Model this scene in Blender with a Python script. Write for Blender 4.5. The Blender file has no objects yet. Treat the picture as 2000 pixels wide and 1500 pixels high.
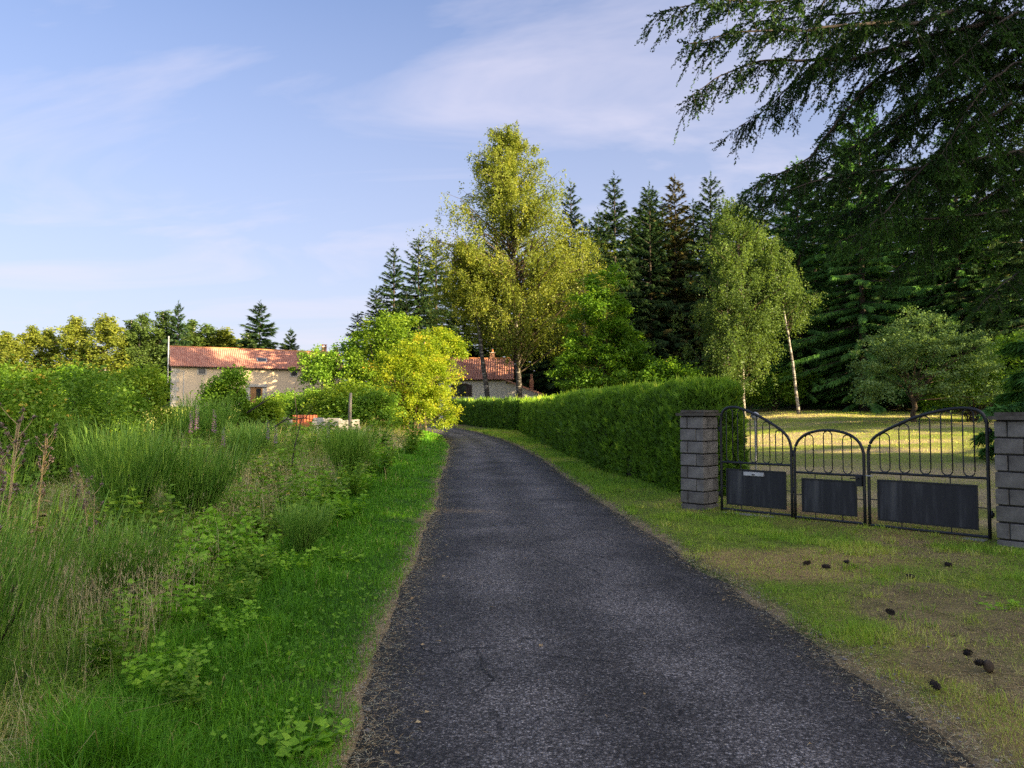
import bpy, math
import numpy as np
from mathutils import Vector

# ------------------------------------------------------------------ camera, sky, sun, exposure
sc = bpy.context.scene
col = sc.collection
cam_d = bpy.data.cameras.new('camera'); cam = bpy.data.objects.new('camera', cam_d); col.objects.link(cam)
cam_d.sensor_width = 36.0; cam_d.lens = 26.1; cam_d.clip_end = 3000; cam_d.clip_start = 0.05
PITCH = math.radians(2.57)
cam.location = (0, 0, 1.6); cam.rotation_euler = (math.pi / 2 + PITCH, 0, 0)
sc.camera = cam

SUN_AZ, SUN_EL = math.radians(121), math.radians(17)
w = bpy.data.worlds.new('World'); sc.world = w; w.use_nodes = True
nt = w.node_tree; nt.nodes.clear()
def N(tree, t, **kw):
    n = tree.nodes.new(t)
    for k, v in kw.items():
        if k == 'inp':
            for a, b in v.items(): n.inputs[a].default_value = b
        else: setattr(n, k, v)
    return n
def L(tree, a, b): tree.links.new(a, b)
out = N(nt, 'ShaderNodeOutputWorld'); bg = N(nt, 'ShaderNodeBackground', inp={'Strength': 0.12})
sky = N(nt, 'ShaderNodeTexSky', sky_type='NISHITA', sun_disc=False, sun_elevation=SUN_EL, sun_rotation=SUN_AZ,
        altitude=900, air_density=1.0, dust_density=1.2, ozone_density=2.2)
tc = N(nt, 'ShaderNodeTexCoord'); sep = N(nt, 'ShaderNodeSeparateXYZ'); L(nt, tc.outputs['Generated'], sep.inputs[0])
# thin high cloud laid on a flat layer: direction / elevation gives the layer's plan coordinates
zc = N(nt, 'ShaderNodeMath', operation='MAXIMUM', inp={1: 0.0}); L(nt, sep.outputs['Z'], zc.inputs[0])
zz = N(nt, 'ShaderNodeMath', operation='ADD', inp={1: 0.16}); L(nt, zc.outputs[0], zz.inputs[0])
dv = N(nt, 'ShaderNodeVectorMath', operation='DIVIDE'); cmb = N(nt, 'ShaderNodeCombineXYZ')
for i in range(3): L(nt, zz.outputs[0], cmb.inputs[i])
L(nt, tc.outputs['Generated'], dv.inputs[0]); L(nt, cmb.outputs[0], dv.inputs[1])
mp = N(nt, 'ShaderNodeMapping', inp={'Rotation': (0, 0, 0.5), 'Scale': (0.75, 1.5, 0.0), 'Location': (2.2, 0.62, 0)})
L(nt, dv.outputs[0], mp.inputs[0])
n1 = N(nt, 'ShaderNodeTexNoise', inp={'Scale': 1.15, 'Detail': 6.0, 'Roughness': 0.56, 'Distortion': 0.9}); L(nt, mp.outputs[0], n1.inputs['Vector'])
cr = N(nt, 'ShaderNodeValToRGB'); L(nt, n1.outputs['Fac'], cr.inputs[0])
cr.color_ramp.elements[0].position = 0.48; cr.color_ramp.elements[0].color = (0, 0, 0, 1)
cr.color_ramp.elements[1].position = 0.70; cr.color_ramp.elements[1].color = (0.5, 0.5, 0.5, 1)
hs = N(nt, 'ShaderNodeHueSaturation', inp={'Hue': 0.508, 'Saturation': 1.2, 'Value': 0.51}); L(nt, sky.outputs[0], hs.inputs['Color'])
# milky veil of thin cirrostratus, denser towards the horizon
vr = N(nt, 'ShaderNodeMapRange', inp={'From Min': 0.0, 'From Max': 0.65, 'To Min': 0.93, 'To Max': 0.06}); L(nt, zc.outputs[0], vr.inputs['Value'])
veil = N(nt, 'ShaderNodeMixRGB', inp={'Color2': (1.38, 1.33, 1.56, 1)}); L(nt, vr.outputs[0], veil.inputs[0]); L(nt, hs.outputs[0], veil.inputs[1])
mx = N(nt, 'ShaderNodeMixRGB', inp={'Color2': (1.78, 1.68, 1.95, 1)}); L(nt, cr.outputs[0], mx.inputs[0]); L(nt, veil.outputs[0], mx.inputs[1])
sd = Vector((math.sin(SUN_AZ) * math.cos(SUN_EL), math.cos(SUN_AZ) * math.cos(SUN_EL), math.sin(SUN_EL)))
# broad warm glow round the unseen sun, added to lift the fill light
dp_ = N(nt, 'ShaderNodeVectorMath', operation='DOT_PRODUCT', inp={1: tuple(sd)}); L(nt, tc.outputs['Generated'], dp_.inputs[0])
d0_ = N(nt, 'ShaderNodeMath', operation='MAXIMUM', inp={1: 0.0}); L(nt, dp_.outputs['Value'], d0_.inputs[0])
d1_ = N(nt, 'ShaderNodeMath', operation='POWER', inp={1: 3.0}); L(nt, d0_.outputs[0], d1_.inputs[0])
fill_glow = N(nt, 'ShaderNodeMixRGB', blend_type='ADD', inp={'Color2': (4.6, 3.9, 2.9, 1)}); L(nt, d1_.outputs[0], fill_glow.inputs[0]); L(nt, mx.outputs[0], fill_glow.inputs[1])
L(nt, fill_glow.outputs[0], bg.inputs[0]); L(nt, bg.outputs[0], out.inputs[0])

sl = bpy.data.lights.new('sun', 'SUN'); sl.energy = 4.0; sl.angle = math.radians(0.53); sl.color = (1.0, 0.79, 0.47)
so = bpy.data.objects.new('sun', sl); col.objects.link(so); so.rotation_euler = (-sd).to_track_quat('-Z', 'Y').to_euler()
so.location = sd * 200

sc.view_settings.view_transform = 'Standard'; sc.view_settings.look = 'None'
sc.view_settings.exposure = 2.1; sc.view_settings.gamma = 1.0; sc.view_settings.use_curve_mapping = False
sc.cycles.use_denoising = False
try: sc.cycles.denoiser = 'OPENIMAGEDENOISE'; sc.cycles.denoising_prefilter = 'ACCURATE'
except Exception: pass
sc.cycles.max_bounces = 7; sc.cycles.diffuse_bounces = 4; sc.cycles.transmission_bounces = 4; sc.cycles.glossy_bounces = 2
sc.cycles.caustics_reflective = False; sc.cycles.caustics_refractive = False

# ------------------------------------------------------------------ helpers
rng = np.random.default_rng(11)
R = lambda a, b, n=None: rng.uniform(a, b, n)
def nrm(v): return v / np.maximum(np.linalg.norm(v, axis=-1, keepdims=True), 1e-9)
_perm = np.random.default_rng(5).random((512, 512))
def vnoise(x, y, s=1.0, o=0):
    x = np.asarray(x, float) * s + 37.3 + o * 17.7; y = np.asarray(y, float) * s + 91.1 + o * 5.3
    xi = np.floor(x).astype(int); yi = np.floor(y).astype(int); fx = x - xi; fy = y - yi
    fx = fx * fx * (3 - 2 * fx); fy = fy * fy * (3 - 2 * fy)
    g = lambda a, b: _perm[a % 512, b % 512]
    return (g(xi, yi) * (1 - fx) + g(xi + 1, yi) * fx) * (1 - fy) + (g(xi, yi + 1) * (1 - fx) + g(xi + 1, yi + 1) * fx) * fy
def fbm(x, y, s=1.0, o=0, k=4):
    r = 0; a = 0.5
    for i in range(k): r = r + a * vnoise(x, y, s * 2 ** i, o + i); a *= 0.5
    return r / (1 - 0.5 ** k)
def sstep(a, b, x):
    t = np.clip((x - a) / (b - a), 0, 1); return t * t * (3 - 2 * t)
def frames(d, roll=None):
    d = nrm(np.asarray(d, float)); n = len(d)
    ref = np.where((np.abs(d[:, 2]) > 0.95)[:, None], np.array([[1., 0, 0]]), np.array([[0, 0, 1.]]))
    X = nrm(np.cross(d, ref)); Z = np.cross(X, d)
    if roll is not None:
        c, s = np.cos(roll)[:, None], np.sin(roll)[:, None]; X = X * c + Z * s; Z = np.cross(X, d)
    return np.stack([X, d, Z], axis=2)
class Geo:
    def __init__(s): s.V, s.Q, s.T, s.C, s.n = [], [], [], [], 0
    def add(s, v, q=None, t=None, tint=0.5):
        v = np.asarray(v, float).reshape(-1, 3)
        if q is not None and len(q): s.Q.append(np.asarray(q, int).reshape(-1, 4) + s.n)
        if t is not None and len(t): s.T.append(np.asarray(t, int).reshape(-1, 3) + s.n)
        s.V.append(v); s.C.append(np.broadcast_to(np.asarray(tint, float), (len(v),)).copy() if np.ndim(tint) < 1 else np.asarray(tint, float))
        s.n += len(v)
    def inst(s, tm, pos, M, scale, tint):
        tv, tq, tt = tm[:3]; k = len(tv); n = len(pos)
        if n == 0: return
        sc_ = np.asarray(scale, float)
        sc_ = np.broadcast_to(sc_, (n,))[:, None, None] if sc_.ndim < 2 else sc_[:, None, :]
        v = np.einsum('nij,nkj->nki', M, tv[None] * sc_) + pos[:, None, :]
        off = (np.arange(n) * k)[:, None, None]
        q = (tq[None] + off).reshape(-1, 4) if len(tq) else None
        t = (tt[None] + off).reshape(-1, 3) if len(tt) else None
        s.add(v.reshape(-1, 3), q, t, np.repeat(np.broadcast_to(tint, (n,)), k))
    def tube(s, pts, rad, sides=6, tint=0.5, cap=False):
        pts = np.asarray(pts, float); k = len(pts); rad = np.broadcast_to(np.asarray(rad, float), (k,))
        d = np.gradient(pts, axis=0) if k > 1 else np.array([[0, 0, 1.]])
        M = frames(d); a = np.arange(sides) * 2 * math.pi / sides
        # keep frames from twisting
        ring = np.stack([np.cos(a), np.zeros(sides), np.sin(a)], 1)
        v = np.einsum('nij,kj->nki', M, ring) * rad[:, None, None] + pts[:, None, :]
        i = np.arange(k - 1)[:, None] * sides; j = np.arange(sides)[None]; j2 = (j + 1) % sides
        q = np.stack([i + j, i + j2, i + sides + j2, i + sides + j], 2).reshape(-1, 4)
        t = None
        if cap:
            t = [[0, b + 1, b] for b in range(1, sides - 1)] + [[(k - 1) * sides, (k - 1) * sides + b, (k - 1) * sides + b + 1] for b in range(1, sides - 1)]
        s.add(v.reshape(-1, 3), q, t, tint)
    def box(s, c, size, rot=None, tint=0.5, jit=0.0):
        v = np.array([[x, y, z] for x in (-.5, .5) for y in (-.5, .5) for z in (-.5, .5)]) * np.asarray(size, float)
        if jit: v = v + R(-jit, jit, v.shape)
        if rot is not None: v = v @ np.asarray(rot).T
        s.add(v + np.asarray(c, float), [[0, 1, 3, 2], [4, 6, 7, 5], [0, 4, 5, 1], [2, 3, 7, 6], [0, 2, 6, 4], [1, 5, 7, 3]], None, tint)
    def mesh(s, name):
        me = bpy.data.meshes.new(name)
        V = np.concatenate(s.V) if s.V else np.zeros((0, 3))
        Q = np.concatenate(s.Q) if s.Q else np.zeros((0, 4), int); T = np.concatenate(s.T) if s.T else np.zeros((0, 3), int)
        me.vertices.add(len(V)); me.vertices.foreach_set('co', V.astype(np.float32).ravel())
        li = np.concatenate([Q.ravel(), T.ravel()]).astype(np.int32)
        me.loops.add(len(li)); me.loops.foreach_set('vertex_index', li)
        ls = np.concatenate([np.arange(len(Q)) * 4, len(Q) * 4 + np.arange(len(T)) * 3]).astype(np.int32)
        me.polygons.add(len(ls)); me.polygons.foreach_set('loop_start', ls)
        at = me.attributes.new('tint', 'FLOAT', 'POINT'); at.data.foreach_set('value', np.concatenate(s.C).astype(np.float32))
        me.update(calc_edges=True)
        return me
    def build(s, name, mat, parent=None, flat=False):
        me = s.mesh(name); me.materials.append(mat)
        if flat: me.shade_flat()
        return link(name, me, parent)
def link(name, me, parent=None):
    o = bpy.data.objects.new(name, me); col.objects.link(o)
    if parent is not None: o.parent = parent
    return o
def tag(o, label=None, cat=None, group=None, kind=None):
    if label: o['label'] = label
    if cat: o['category'] = cat
    if group: o['group'] = group
    if kind or cat: o['kind'] = kind or 'thing'
    return o
def thing(name, label, cat, loc=(0, 0, 0), rz=0.0, group=None):
    o = bpy.data.objects.new(name, None); col.objects.link(o); o.empty_display_size = 0.2
    o.location = loc; o.rotation_euler = (0, 0, rz)
    return tag(o, label, cat, group)
def dup(src, label, loc, rz=0.0, scale=1.0, group=None):
    def rec(o, p):
        c = o.copy(); col.objects.link(c); c.parent = p
        for ch in list(o.children): rec(ch, c)
        return c
    c = rec(src, None); c.location = loc; c.rotation_euler = (0, 0, rz)
    c.scale = (scale,) * 3 if np.ndim(scale) == 0 else scale
    c['label'] = label
    if group: c['group'] = group
    return c

# ------------------------------------------------------------------ materials
def new_mat(name):
    m = bpy.data.materials.new(name); m.use_nodes = True; t = m.node_tree; t.nodes.clear()
    return m, t, N(t, 'ShaderNodeOutputMaterial')
def ramp(t, stops):
    r = N(t, 'ShaderNodeValToRGB'); e = r.color_ramp.elements
    while len(e) < len(stops): e.new(0.5)
    for i, (p, c) in enumerate(stops): e[i].position = p; e[i].color = (*c, 1)
    return r
def leaf_mat(name, stops, trans=0.35, gloss=0.05, rough=0.45, tboost=(1.3, 1.25, 0.6), k=1.65, up=0.0):
    stops = [(p, tuple(min(.8, c * k) for c in q)) for p, q in stops]
    m, t, o = new_mat(name)
    a = N(t, 'ShaderNodeAttribute', attribute_name='tint'); r = ramp(t, stops); L(t, a.outputs['Fac'], r.inputs[0])
    d = N(t, 'ShaderNodeBsdfDiffuse'); L(t, r.outputs[0], d.inputs[0])
    tb = N(t, 'ShaderNodeMixRGB', blend_type='MULTIPLY', inp={0: 1.0, 'Color2': (*tboost, 1)}); L(t, r.outputs[0], tb.inputs[1])
    tr = N(t, 'ShaderNodeBsdfTranslucent'); L(t, tb.outputs[0], tr.inputs[0])
    mx = N(t, 'ShaderNodeMixShader', inp={0: trans}); L(t, d.outputs[0], mx.inputs[1]); L(t, tr.outputs[0], mx.inputs[2])
    g = N(t, 'ShaderNodeBsdfGlossy', inp={'Roughness': rough, 'Color': (0.9, 0.95, 1, 1)})
    m2 = N(t, 'ShaderNodeMixShader', inp={0: gloss}); L(t, mx.outputs[0], m2.inputs[1]); L(t, g.outputs[0], m2.inputs[2])
    if up:
        ge = N(t, 'ShaderNodeNewGeometry'); mxn = N(t, 'ShaderNodeVectorMath', operation='ADD', inp={1: (0, 0, up)}); nn = N(t, 'ShaderNodeVectorMath', operation='NORMALIZE')
        L(t, ge.outputs['Normal'], mxn.inputs[0]); L(t, mxn.outputs[0], nn.inputs[0]); L(t, nn.outputs[0], d.inputs['Normal'])
    L(t, m2.outputs[0], o.inputs[0]); return m
def solid_mat(name, stops, rough=0.8, scale=6.0, bump=0.3, bscale=None, metal=0.0, detail=6, stretch=(1, 1, 1), tint=0.0, dist=0.02, spec=0.4, coord='Object'):
    m, t, o = new_mat(name)
    tcn = N(t, 'ShaderNodeTexCoord'); mpn = N(t, 'ShaderNodeMapping', inp={'Scale': stretch}); L(t, tcn.outputs[coord], mpn.inputs[0])
    n = N(t, 'ShaderNodeTexNoise', inp={'Scale': scale, 'Detail': detail, 'Roughness': 0.65}); L(t, mpn.outputs[0], n.inputs['Vector'])
    r = ramp(t, stops); src = n.outputs['Fac']
    if tint:
        a = N(t, 'ShaderNodeAttribute', attribute_name='tint')
        s1 = N(t, 'ShaderNodeMath', operation='SUBTRACT', inp={1: 0.5}); L(t, a.outputs['Fac'], s1.inputs[0])
        s2 = N(t, 'ShaderNodeMath', operation='MULTIPLY_ADD', inp={1: tint}); L(t, s1.outputs[0], s2.inputs[0]); L(t, src, s2.inputs[2]); src = s2.outputs[0]
    L(t, src, r.inputs[0])
    p = N(t, 'ShaderNodeBsdfPrincipled', inp={'Roughness': rough, 'Metallic': metal, 'Specular IOR Level': spec}); L(t, r.outputs[0], p.inputs['Base Color'])
    n2 = N(t, 'ShaderNodeTexNoise', inp={'Scale': bscale or scale * 4, 'Detail': 5.0}); L(t, mpn.outputs[0], n2.inputs['Vector'])
    b = N(t, 'ShaderNodeBump', inp={'Strength': bump, 'Distance': dist}); L(t, n2.outputs['Fac'], b.inputs['Height']); L(t, b.outputs[0], p.inputs['Normal'])
    L(t, p.outputs[0], o.inputs[0]); return m

M = {}
M['grass'] = leaf_mat('verge_grass', [(0, (.04, .115, .010)), (.45, (.09, .24, .013)), (.8, (.16, .34, .02)), (1, (.38, .31, .12))], 0.35, 0.012, k=1.65, up=1.2)
M['lawn'] = leaf_mat('lawn_grass', [(0, (.06, .13, .012)), (.4, (.14, .22, .018)), (.7, (.26, .27, .045)), (1, (.40, .29, .13))], 0.3, 0.012, k=2.6, up=1.2)
M['meadow'] = leaf_mat('meadow_grass', [(0, (.05, .11, .012)), (.35, (.12, .215, .024)), (.6, (.19, .25, .045)), (.8, (.34, .29, .10)), (1, (.44, .33, .17))], 0.3, 0.012, k=2.3, up=1.2)
M['straw'] = leaf_mat('dry_straw', [(0, (.20, .13, .06)), (.5, (.42, .29, .14)), (1, (.60, .46, .27))], 0.25, 0.012, tboost=(1.1, 1, .8), k=2.0, up=1.2)
M['panicle'] = leaf_mat('seed_heads', [(0, (.22, .155, .07)), (.5, (.36, .27, .13)), (1, (.48, .37, .20))], 0.3, 0.012, tboost=(1.1, 1, .8), k=2.0, up=1.2)
M['weed'] = leaf_mat('weed_leaf', [(0, (.05, .12, .012)), (.5, (.13, .25, .02)), (1, (.23, .36, .035))], 0.4, 0.012, k=2.05)
M['bramble'] = leaf_mat('bramble_leaf', [(0, (.042, .092, .012)), (.5, (.10, .18, .02)), (.92, (.18, .26, .03)), (1, (.36, .25, .04))], 0.35, 0.012, k=2.05)
M['broom'] = leaf_mat('broom_stem', [(0, (.04, .095, .02)), (.5, (.10, .19, .03)), (1, (.20, .29, .045))], 0.2, 0.012, k=2.05)
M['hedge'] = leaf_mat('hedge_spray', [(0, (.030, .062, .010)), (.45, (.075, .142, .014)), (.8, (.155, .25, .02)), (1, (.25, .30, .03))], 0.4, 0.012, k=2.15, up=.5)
M['hedge_dark'] = leaf_mat('dark_hedge_spray', [(0, (.022, .045, .010)), (.5, (.05, .10, .014)), (.9, (.11, .18, .02)), (1, (.2, .22, .03))], 0.4, 0.012, k=2.4, up=.4)
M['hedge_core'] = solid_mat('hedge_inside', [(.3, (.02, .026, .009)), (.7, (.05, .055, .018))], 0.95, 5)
M['spruce'] = leaf_mat('spruce_needles', [(0, (.016, .036, .016)), (.5, (.034, .075, .025)), (.85, (.07, .115, .028)), (1, (.13, .14, .035))], 0.15, 0.012, k=1.05)
M['spruce_near'] = leaf_mat('near_spruce_needles', [(0, (.016, .042, .014)), (.5, (.038, .095, .020)), (1, (.09, .19, .03))], 0.2, 0.012, k=2.0)
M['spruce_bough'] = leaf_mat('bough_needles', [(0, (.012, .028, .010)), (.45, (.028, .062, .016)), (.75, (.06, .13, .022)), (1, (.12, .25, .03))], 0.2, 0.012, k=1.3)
M['fir_gold'] = leaf_mat('fir_needles', [(0, (.03, .04, .016)), (.5, (.075, .075, .022)), (1, (.17, .13, .035))], 0.2, 0.012)
M['birch'] = leaf_mat('birch_leaf', [(0, (.07, .11, .02)), (.5, (.165, .20, .03)), (1, (.30, .30, .045))], 0.45, 0.012, k=1.4)
M['birch_cool'] = leaf_mat('cool_birch_leaf', [(0, (.06, .11, .03)), (.5, (.12, .19, .045)), (1, (.19, .27, .06))], 0.45, 0.012, k=1.1)
M['maple'] = leaf_mat('broad_leaf', [(0, (.036, .082, .010)), (.5, (.088, .172, .016)), (.9, (.175, .28, .022)), (1, (.32, .33, .025))], 0.42, 0.012, k=1.9)
M['shrub_gold'] = leaf_mat('yellow_shrub_leaf', [(0, (.07, .14, .013)), (.45, (.19, .255, .020)), (.85, (.34, .34, .03)), (1, (.50, .23, .03))], 0.5, 0.012)
M['shrub'] = leaf_mat('shrub_leaf', [(0, (.05, .105, .012)), (.5, (.13, .21, .02)), (1, (.25, .31, .03))], 0.45, 0.012)
M['willow'] = leaf_mat('grey_leaf', [(0, (.05, .085, .03)), (.5, (.10, .165, .055)), (1, (.19, .26, .09))], 0.3, 0.012, k=1.7)
M['thistle'] = leaf_mat('thistle_head', [(0, (.13, .09, .065)), (.6, (.25, .185, .14)), (1, (.36, .28, .23))], 0.2, 0.012, tboost=(1, 1, 1))
M['pink'] = leaf_mat('fireweed_petal', [(0, (.30, .15, .26)), (1, (.44, .27, .38))], 0.4, 0.012, tboost=(1, 1, 1))
M['bark'] = solid_mat('dark_bark', [(.3, (.035, .026, .02)), (.7, (.10, .08, .06))], 0.9, 3, 0.6, 12, stretch=(1, 1, .3))
M['twig'] = solid_mat('brown_twig', [(.3, (.05, .035, .022)), (.7, (.13, .095, .06))], 0.9, 6, 0.4)
M['grey_wood'] = solid_mat('weathered_wood', [(.3, (.13, .11, .09)), (.7, (.30, .27, .23))], 0.9, 8, 0.5, stretch=(1, 1, .12))
def birch_bark(name='birch_bark', lo=.40):
    m, t, o = new_mat(name)
    tcn = N(t, 'ShaderNodeTexCoord'); mpn = N(t, 'ShaderNodeMapping', inp={'Scale': (1.2, 1.2, 3.2)}); L(t, tcn.outputs['Object'], mpn.inputs[0])
    n = N(t, 'ShaderNodeTexNoise', inp={'Scale': 1.6, 'Detail': 5.0, 'Roughness': 0.7}); L(t, mpn.outputs[0], n.inputs['Vector'])
    r = ramp(t, [(lo, (.03, .025, .02)), (lo + .07, (.14, .12, .10)), (lo + .14, (.42, .39, .34)), (.9, (.60, .57, .50))]); L(t, n.outputs['Fac'], r.inputs[0])
    p = N(t, 'ShaderNodeBsdfPrincipled', inp={'Roughness': .75}); L(t, r.outputs[0], p.inputs['Base Color'])
    b = N(t, 'ShaderNodeBump', inp={'Strength': .5, 'Distance': .03}); L(t, n.outputs['Fac'], b.inputs['Height']); L(t, b.outputs[0], p.inputs['Normal'])
    L(t, p.outputs[0], o.inputs[0]); return m
M['birch_bark'] = birch_bark(); M['old_birch_bark'] = birch_bark('old_birch_bark', .50)
def asphalt():
    m, t, o = new_mat('asphalt')
    tcn = N(t, 'ShaderNodeTexCoord'); ob = tcn.outputs['Object']
    v = N(t, 'ShaderNodeTexVoronoi', inp={'Scale': 72.0, 'Randomness': 1.0}); L(t, ob, v.inputs['Vector'])
    v2 = N(t, 'ShaderNodeTexVoronoi', inp={'Scale': 150.0}); L(t, ob, v2.inputs['Vector'])
    sp = N(t, 'ShaderNodeSeparateColor'); L(t, v.outputs['Color'], sp.inputs[0])
    stone = ramp(t, [(0, (.080, .072, .065)), (.45, (.168, .150, .136)), (.8, (.28, .253, .228)), (1, (.48, .44, .40))]); L(t, sp.outputs[0], stone.inputs[0])
    gap = ramp(t, [(0.25, (1, 1, 1)), (.62, (.34, .34, .35))]); L(t, v.outputs['Distance'], gap.inputs[0])
    mul = N(t, 'ShaderNodeMixRGB', blend_type='MULTIPLY', inp={0: .85}); L(t, stone.outputs[0], mul.inputs[1]); L(t, gap.outputs[0], mul.inputs[2])
    big = N(t, 'ShaderNodeTexNoise', inp={'Scale': .9, 'Detail': 6.0, 'Roughness': .6}); L(t, ob, big.inputs['Vector'])
    br = ramp(t, [(.30, (.55, .54, .53)), (.5, (1.0, .99, .98)), (.70, (1.5, 1.47, 1.44))]); L(t, big.outputs['Fac'], br.inputs[0])
    mul2 = N(t, 'ShaderNodeMixRGB', blend_type='MULTIPLY', inp={0: 1.0}); L(t, mul.outputs[0], mul2.inputs[1]); L(t, br.outputs[0], mul2.inputs[2])
    vc = N(t, 'ShaderNodeTexVoronoi', feature='DISTANCE_TO_EDGE', inp={'Scale': .55}); wv_ = N(t, 'ShaderNodeTexNoise', inp={'Scale': 2.2, 'Detail': 4.0})
    wm = N(t, 'ShaderNodeVectorMath', operation='MULTIPLY_ADD', inp={1: (.7, .7, .7)}); L(t, ob, wv_.inputs['Vector']); L(t, wv_.outputs['Color'], wm.inputs[0]); L(t, ob, wm.inputs[2]); L(t, wm.outputs[0], vc.inputs['Vector'])
    ck = ramp(t, [(0.0, (.25, .25, .25)), (.012, (1, 1, 1))]); L(t, vc.outputs['Distance'], ck.inputs[0])
    gate_n = N(t, 'ShaderNodeTexNoise', inp={'Scale': .35, 'Detail': 2.0}); L(t, ob, gate_n.inputs['Vector']); gr_ = ramp(t, [(.48, (0, 0, 0)), (.56, (1, 1, 1))]); L(t, gate_n.outputs['Fac'], gr_.inputs[0])
    ckm = N(t, 'ShaderNodeMixRGB', blend_type='MULTIPLY'); L(t, gr_.outputs[0], ckm.inputs[0]); L(t, mul2.outputs[0], ckm.inputs[1]); L(t, ck.outputs[0], ckm.inputs[2]); mul2 = ckm
    tk = N(t, 'ShaderNodeAttribute', attribute_name='track'); tr_ = ramp(t, [(0, (.66, .66, .66)), (1, (1.28, 1.28, 1.28))]); L(t, tk.outputs['Fac'], tr_.inputs[0])
    tm_ = N(t, 'ShaderNodeMixRGB', blend_type='MULTIPLY', inp={0: 1.0}); L(t, mul2.outputs[0], tm_.inputs[1]); L(t, tr_.outputs[0], tm_.inputs[2]); mul2 = tm_
    a = N(t, 'ShaderNodeAttribute', attribute_name='tint')   # 0 in the wheel tracks, 1 at the mossy edges
    mo = N(t, 'ShaderNodeTexNoise', inp={'Scale': 3.2, 'Detail': 7.0, 'Roughness': .7}); L(t, ob, mo.inputs['Vector'])
    mm = N(t, 'ShaderNodeMath', operation='MULTIPLY'); L(t, a.outputs['Fac'], mm.inputs[0]); L(t, mo.outputs['Fac'], mm.inputs[1])
    mr = ramp(t, [(.22, (0, 0, 0)), (.50, (.8, .8, .8))]); L(t, mm.outputs[0], mr.inputs[0])
    moss = N(t, 'ShaderNodeMixRGB', inp={'Color2': (.042, .038, .022, 1)}); L(t, mr.outputs[0], moss.inputs[0]); L(t, mul2.outputs[0], moss.inputs[1])
    p = N(t, 'ShaderNodeBsdfPrincipled', inp={'Roughness': .72, 'Specular IOR Level': .25}); L(t, moss.outputs[0], p.inputs['Base Color'])
    ad = N(t, 'ShaderNodeMath', operation='ADD'); L(t, v.outputs['Distance'], ad.inputs[0]); L(t, v2.outputs['Distance'], ad.inputs[1])
    b = N(t, 'ShaderNodeBump', invert=True, inp={'Strength': .9, 'Distance': .012}); L(t, ad.outputs[0], b.inputs['Height']); L(t, b.outputs[0], p.inputs['Normal'])
    L(t, p.outputs[0], o.inputs[0]); return m
M['asphalt'] = asphalt()
def ground_mat():
    m, t, o = new_mat('ground_soil')
    a = N(t, 'ShaderNodeAttribute', attribute_name='gcol')
    tcn = N(t, 'ShaderNodeTexCoord')
    n = N(t, 'ShaderNodeTexNoise', inp={'Scale': 9.0, 'Detail': 8.0, 'Roughness': .75}); L(t, tcn.outputs['Object'], n.inputs['Vector'])
    r = ramp(t, [(.25, (.45, .42, .38)), (.5, (1, 1, 1)), (.75, (1.5, 1.45, 1.35))]); L(t, n.outputs['Fac'], r.inputs[0])
    mu = N(t, 'ShaderNodeMixRGB', blend_type='MULTIPLY', inp={0: 1.0}); L(t, a.outputs['Color'], mu.inputs[1]); L(t, r.outputs[0], mu.inputs[2])
    p = N(t, 'ShaderNodeBsdfPrincipled', inp={'Roughness': .95, 'Specular IOR Level': .15}); L(t, mu.outputs[0], p.inputs['Base Color'])
    n2 = N(t, 'ShaderNodeTexNoise', inp={'Scale': 40.0, 'Detail': 6.0}); L(t, tcn.outputs['Object'], n2.inputs['Vector'])
    b = N(t, 'ShaderNodeBump', inp={'Strength': .8, 'Distance': .03}); L(t, n2.outputs['Fac'], b.inputs['Height']); L(t, b.outputs[0], p.inputs['Normal'])
    L(t, p.outputs[0], o.inputs[0]); return m
M['ground'] = ground_mat()
M['block'] = solid_mat('split_face_block', [(.25, (.105, .096, .084)), (.5, (.19, .176, .156)), (.75, (.30, .28, .25))], .9, 5, .6, 60, tint=.35, dist=.006)
M['mortar'] = solid_mat('dark_mortar', [(.3, (.02, .019, .018)), (.7, (.05, .047, .042))], .95, 14)
M['cap'] = solid_mat('mossy_cap_slab', [(.3, (.06, .05, .035)), (.55, (.13, .115, .095)), (.75, (.20, .185, .16))], .95, 7, .6, 50, dist=.008)
M['iron'] = solid_mat('black_paint', [(.3, (.012, .013, .015)), (.6, (.022, .024, .027)), (.8, (.05, .048, .045))], .42, 9, .15, 40, dist=.003, spec=.5)
M['panel'] = solid_mat('faded_panel', [(.30, (.016, .017, .019)), (.5, (.030, .031, .035)), (.66, (.075, .078, .082)), (.8, (.13, .12, .105))], .6, 5.0, .15, 60, stretch=(1, 1, .10), dist=.002)
M['steel'] = solid_mat('letter_flap', [(.3, (.50, .50, .50)), (.7, (.72, .72, .70))], .45, 9, .1)
M['concrete'] = solid_mat('concrete_strip', [(.3, (.22, .20, .17)), (.7, (.42, .39, .34))], .95, 5, .5, 40)
M['plaster'] = solid_mat('ochre_plaster', [(.3, (.77, .60, .40)), (.5, (.80, .63, .43)), (.75, (.82, .66, .46))], .95, .6, .06, 20)
M['whitewall'] = solid_mat('white_render', [(.3, (.68, .63, .54)), (.5, (.74, .69, .60)), (.75, (.78, .74, .65))], .95, .9, .12, 12, dist=.03)
M['stone'] = solid_mat('pale_stone', [(.3, (.42, .38, .32)), (.7, (.66, .62, .54))], .9, 3, .4)
M['tile'] = solid_mat('roman_tile', [(.3, (.44, .20, .145)), (.5, (.50, .245, .18)), (.75, (.56, .30, .225))], .85, 1.2, .2, tint=.4)
M['ridge'] = solid_mat('ridge_tile', [(.3, (.45, .17, .06)), (.7, (.62, .27, .11))], .8, 3)
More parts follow.
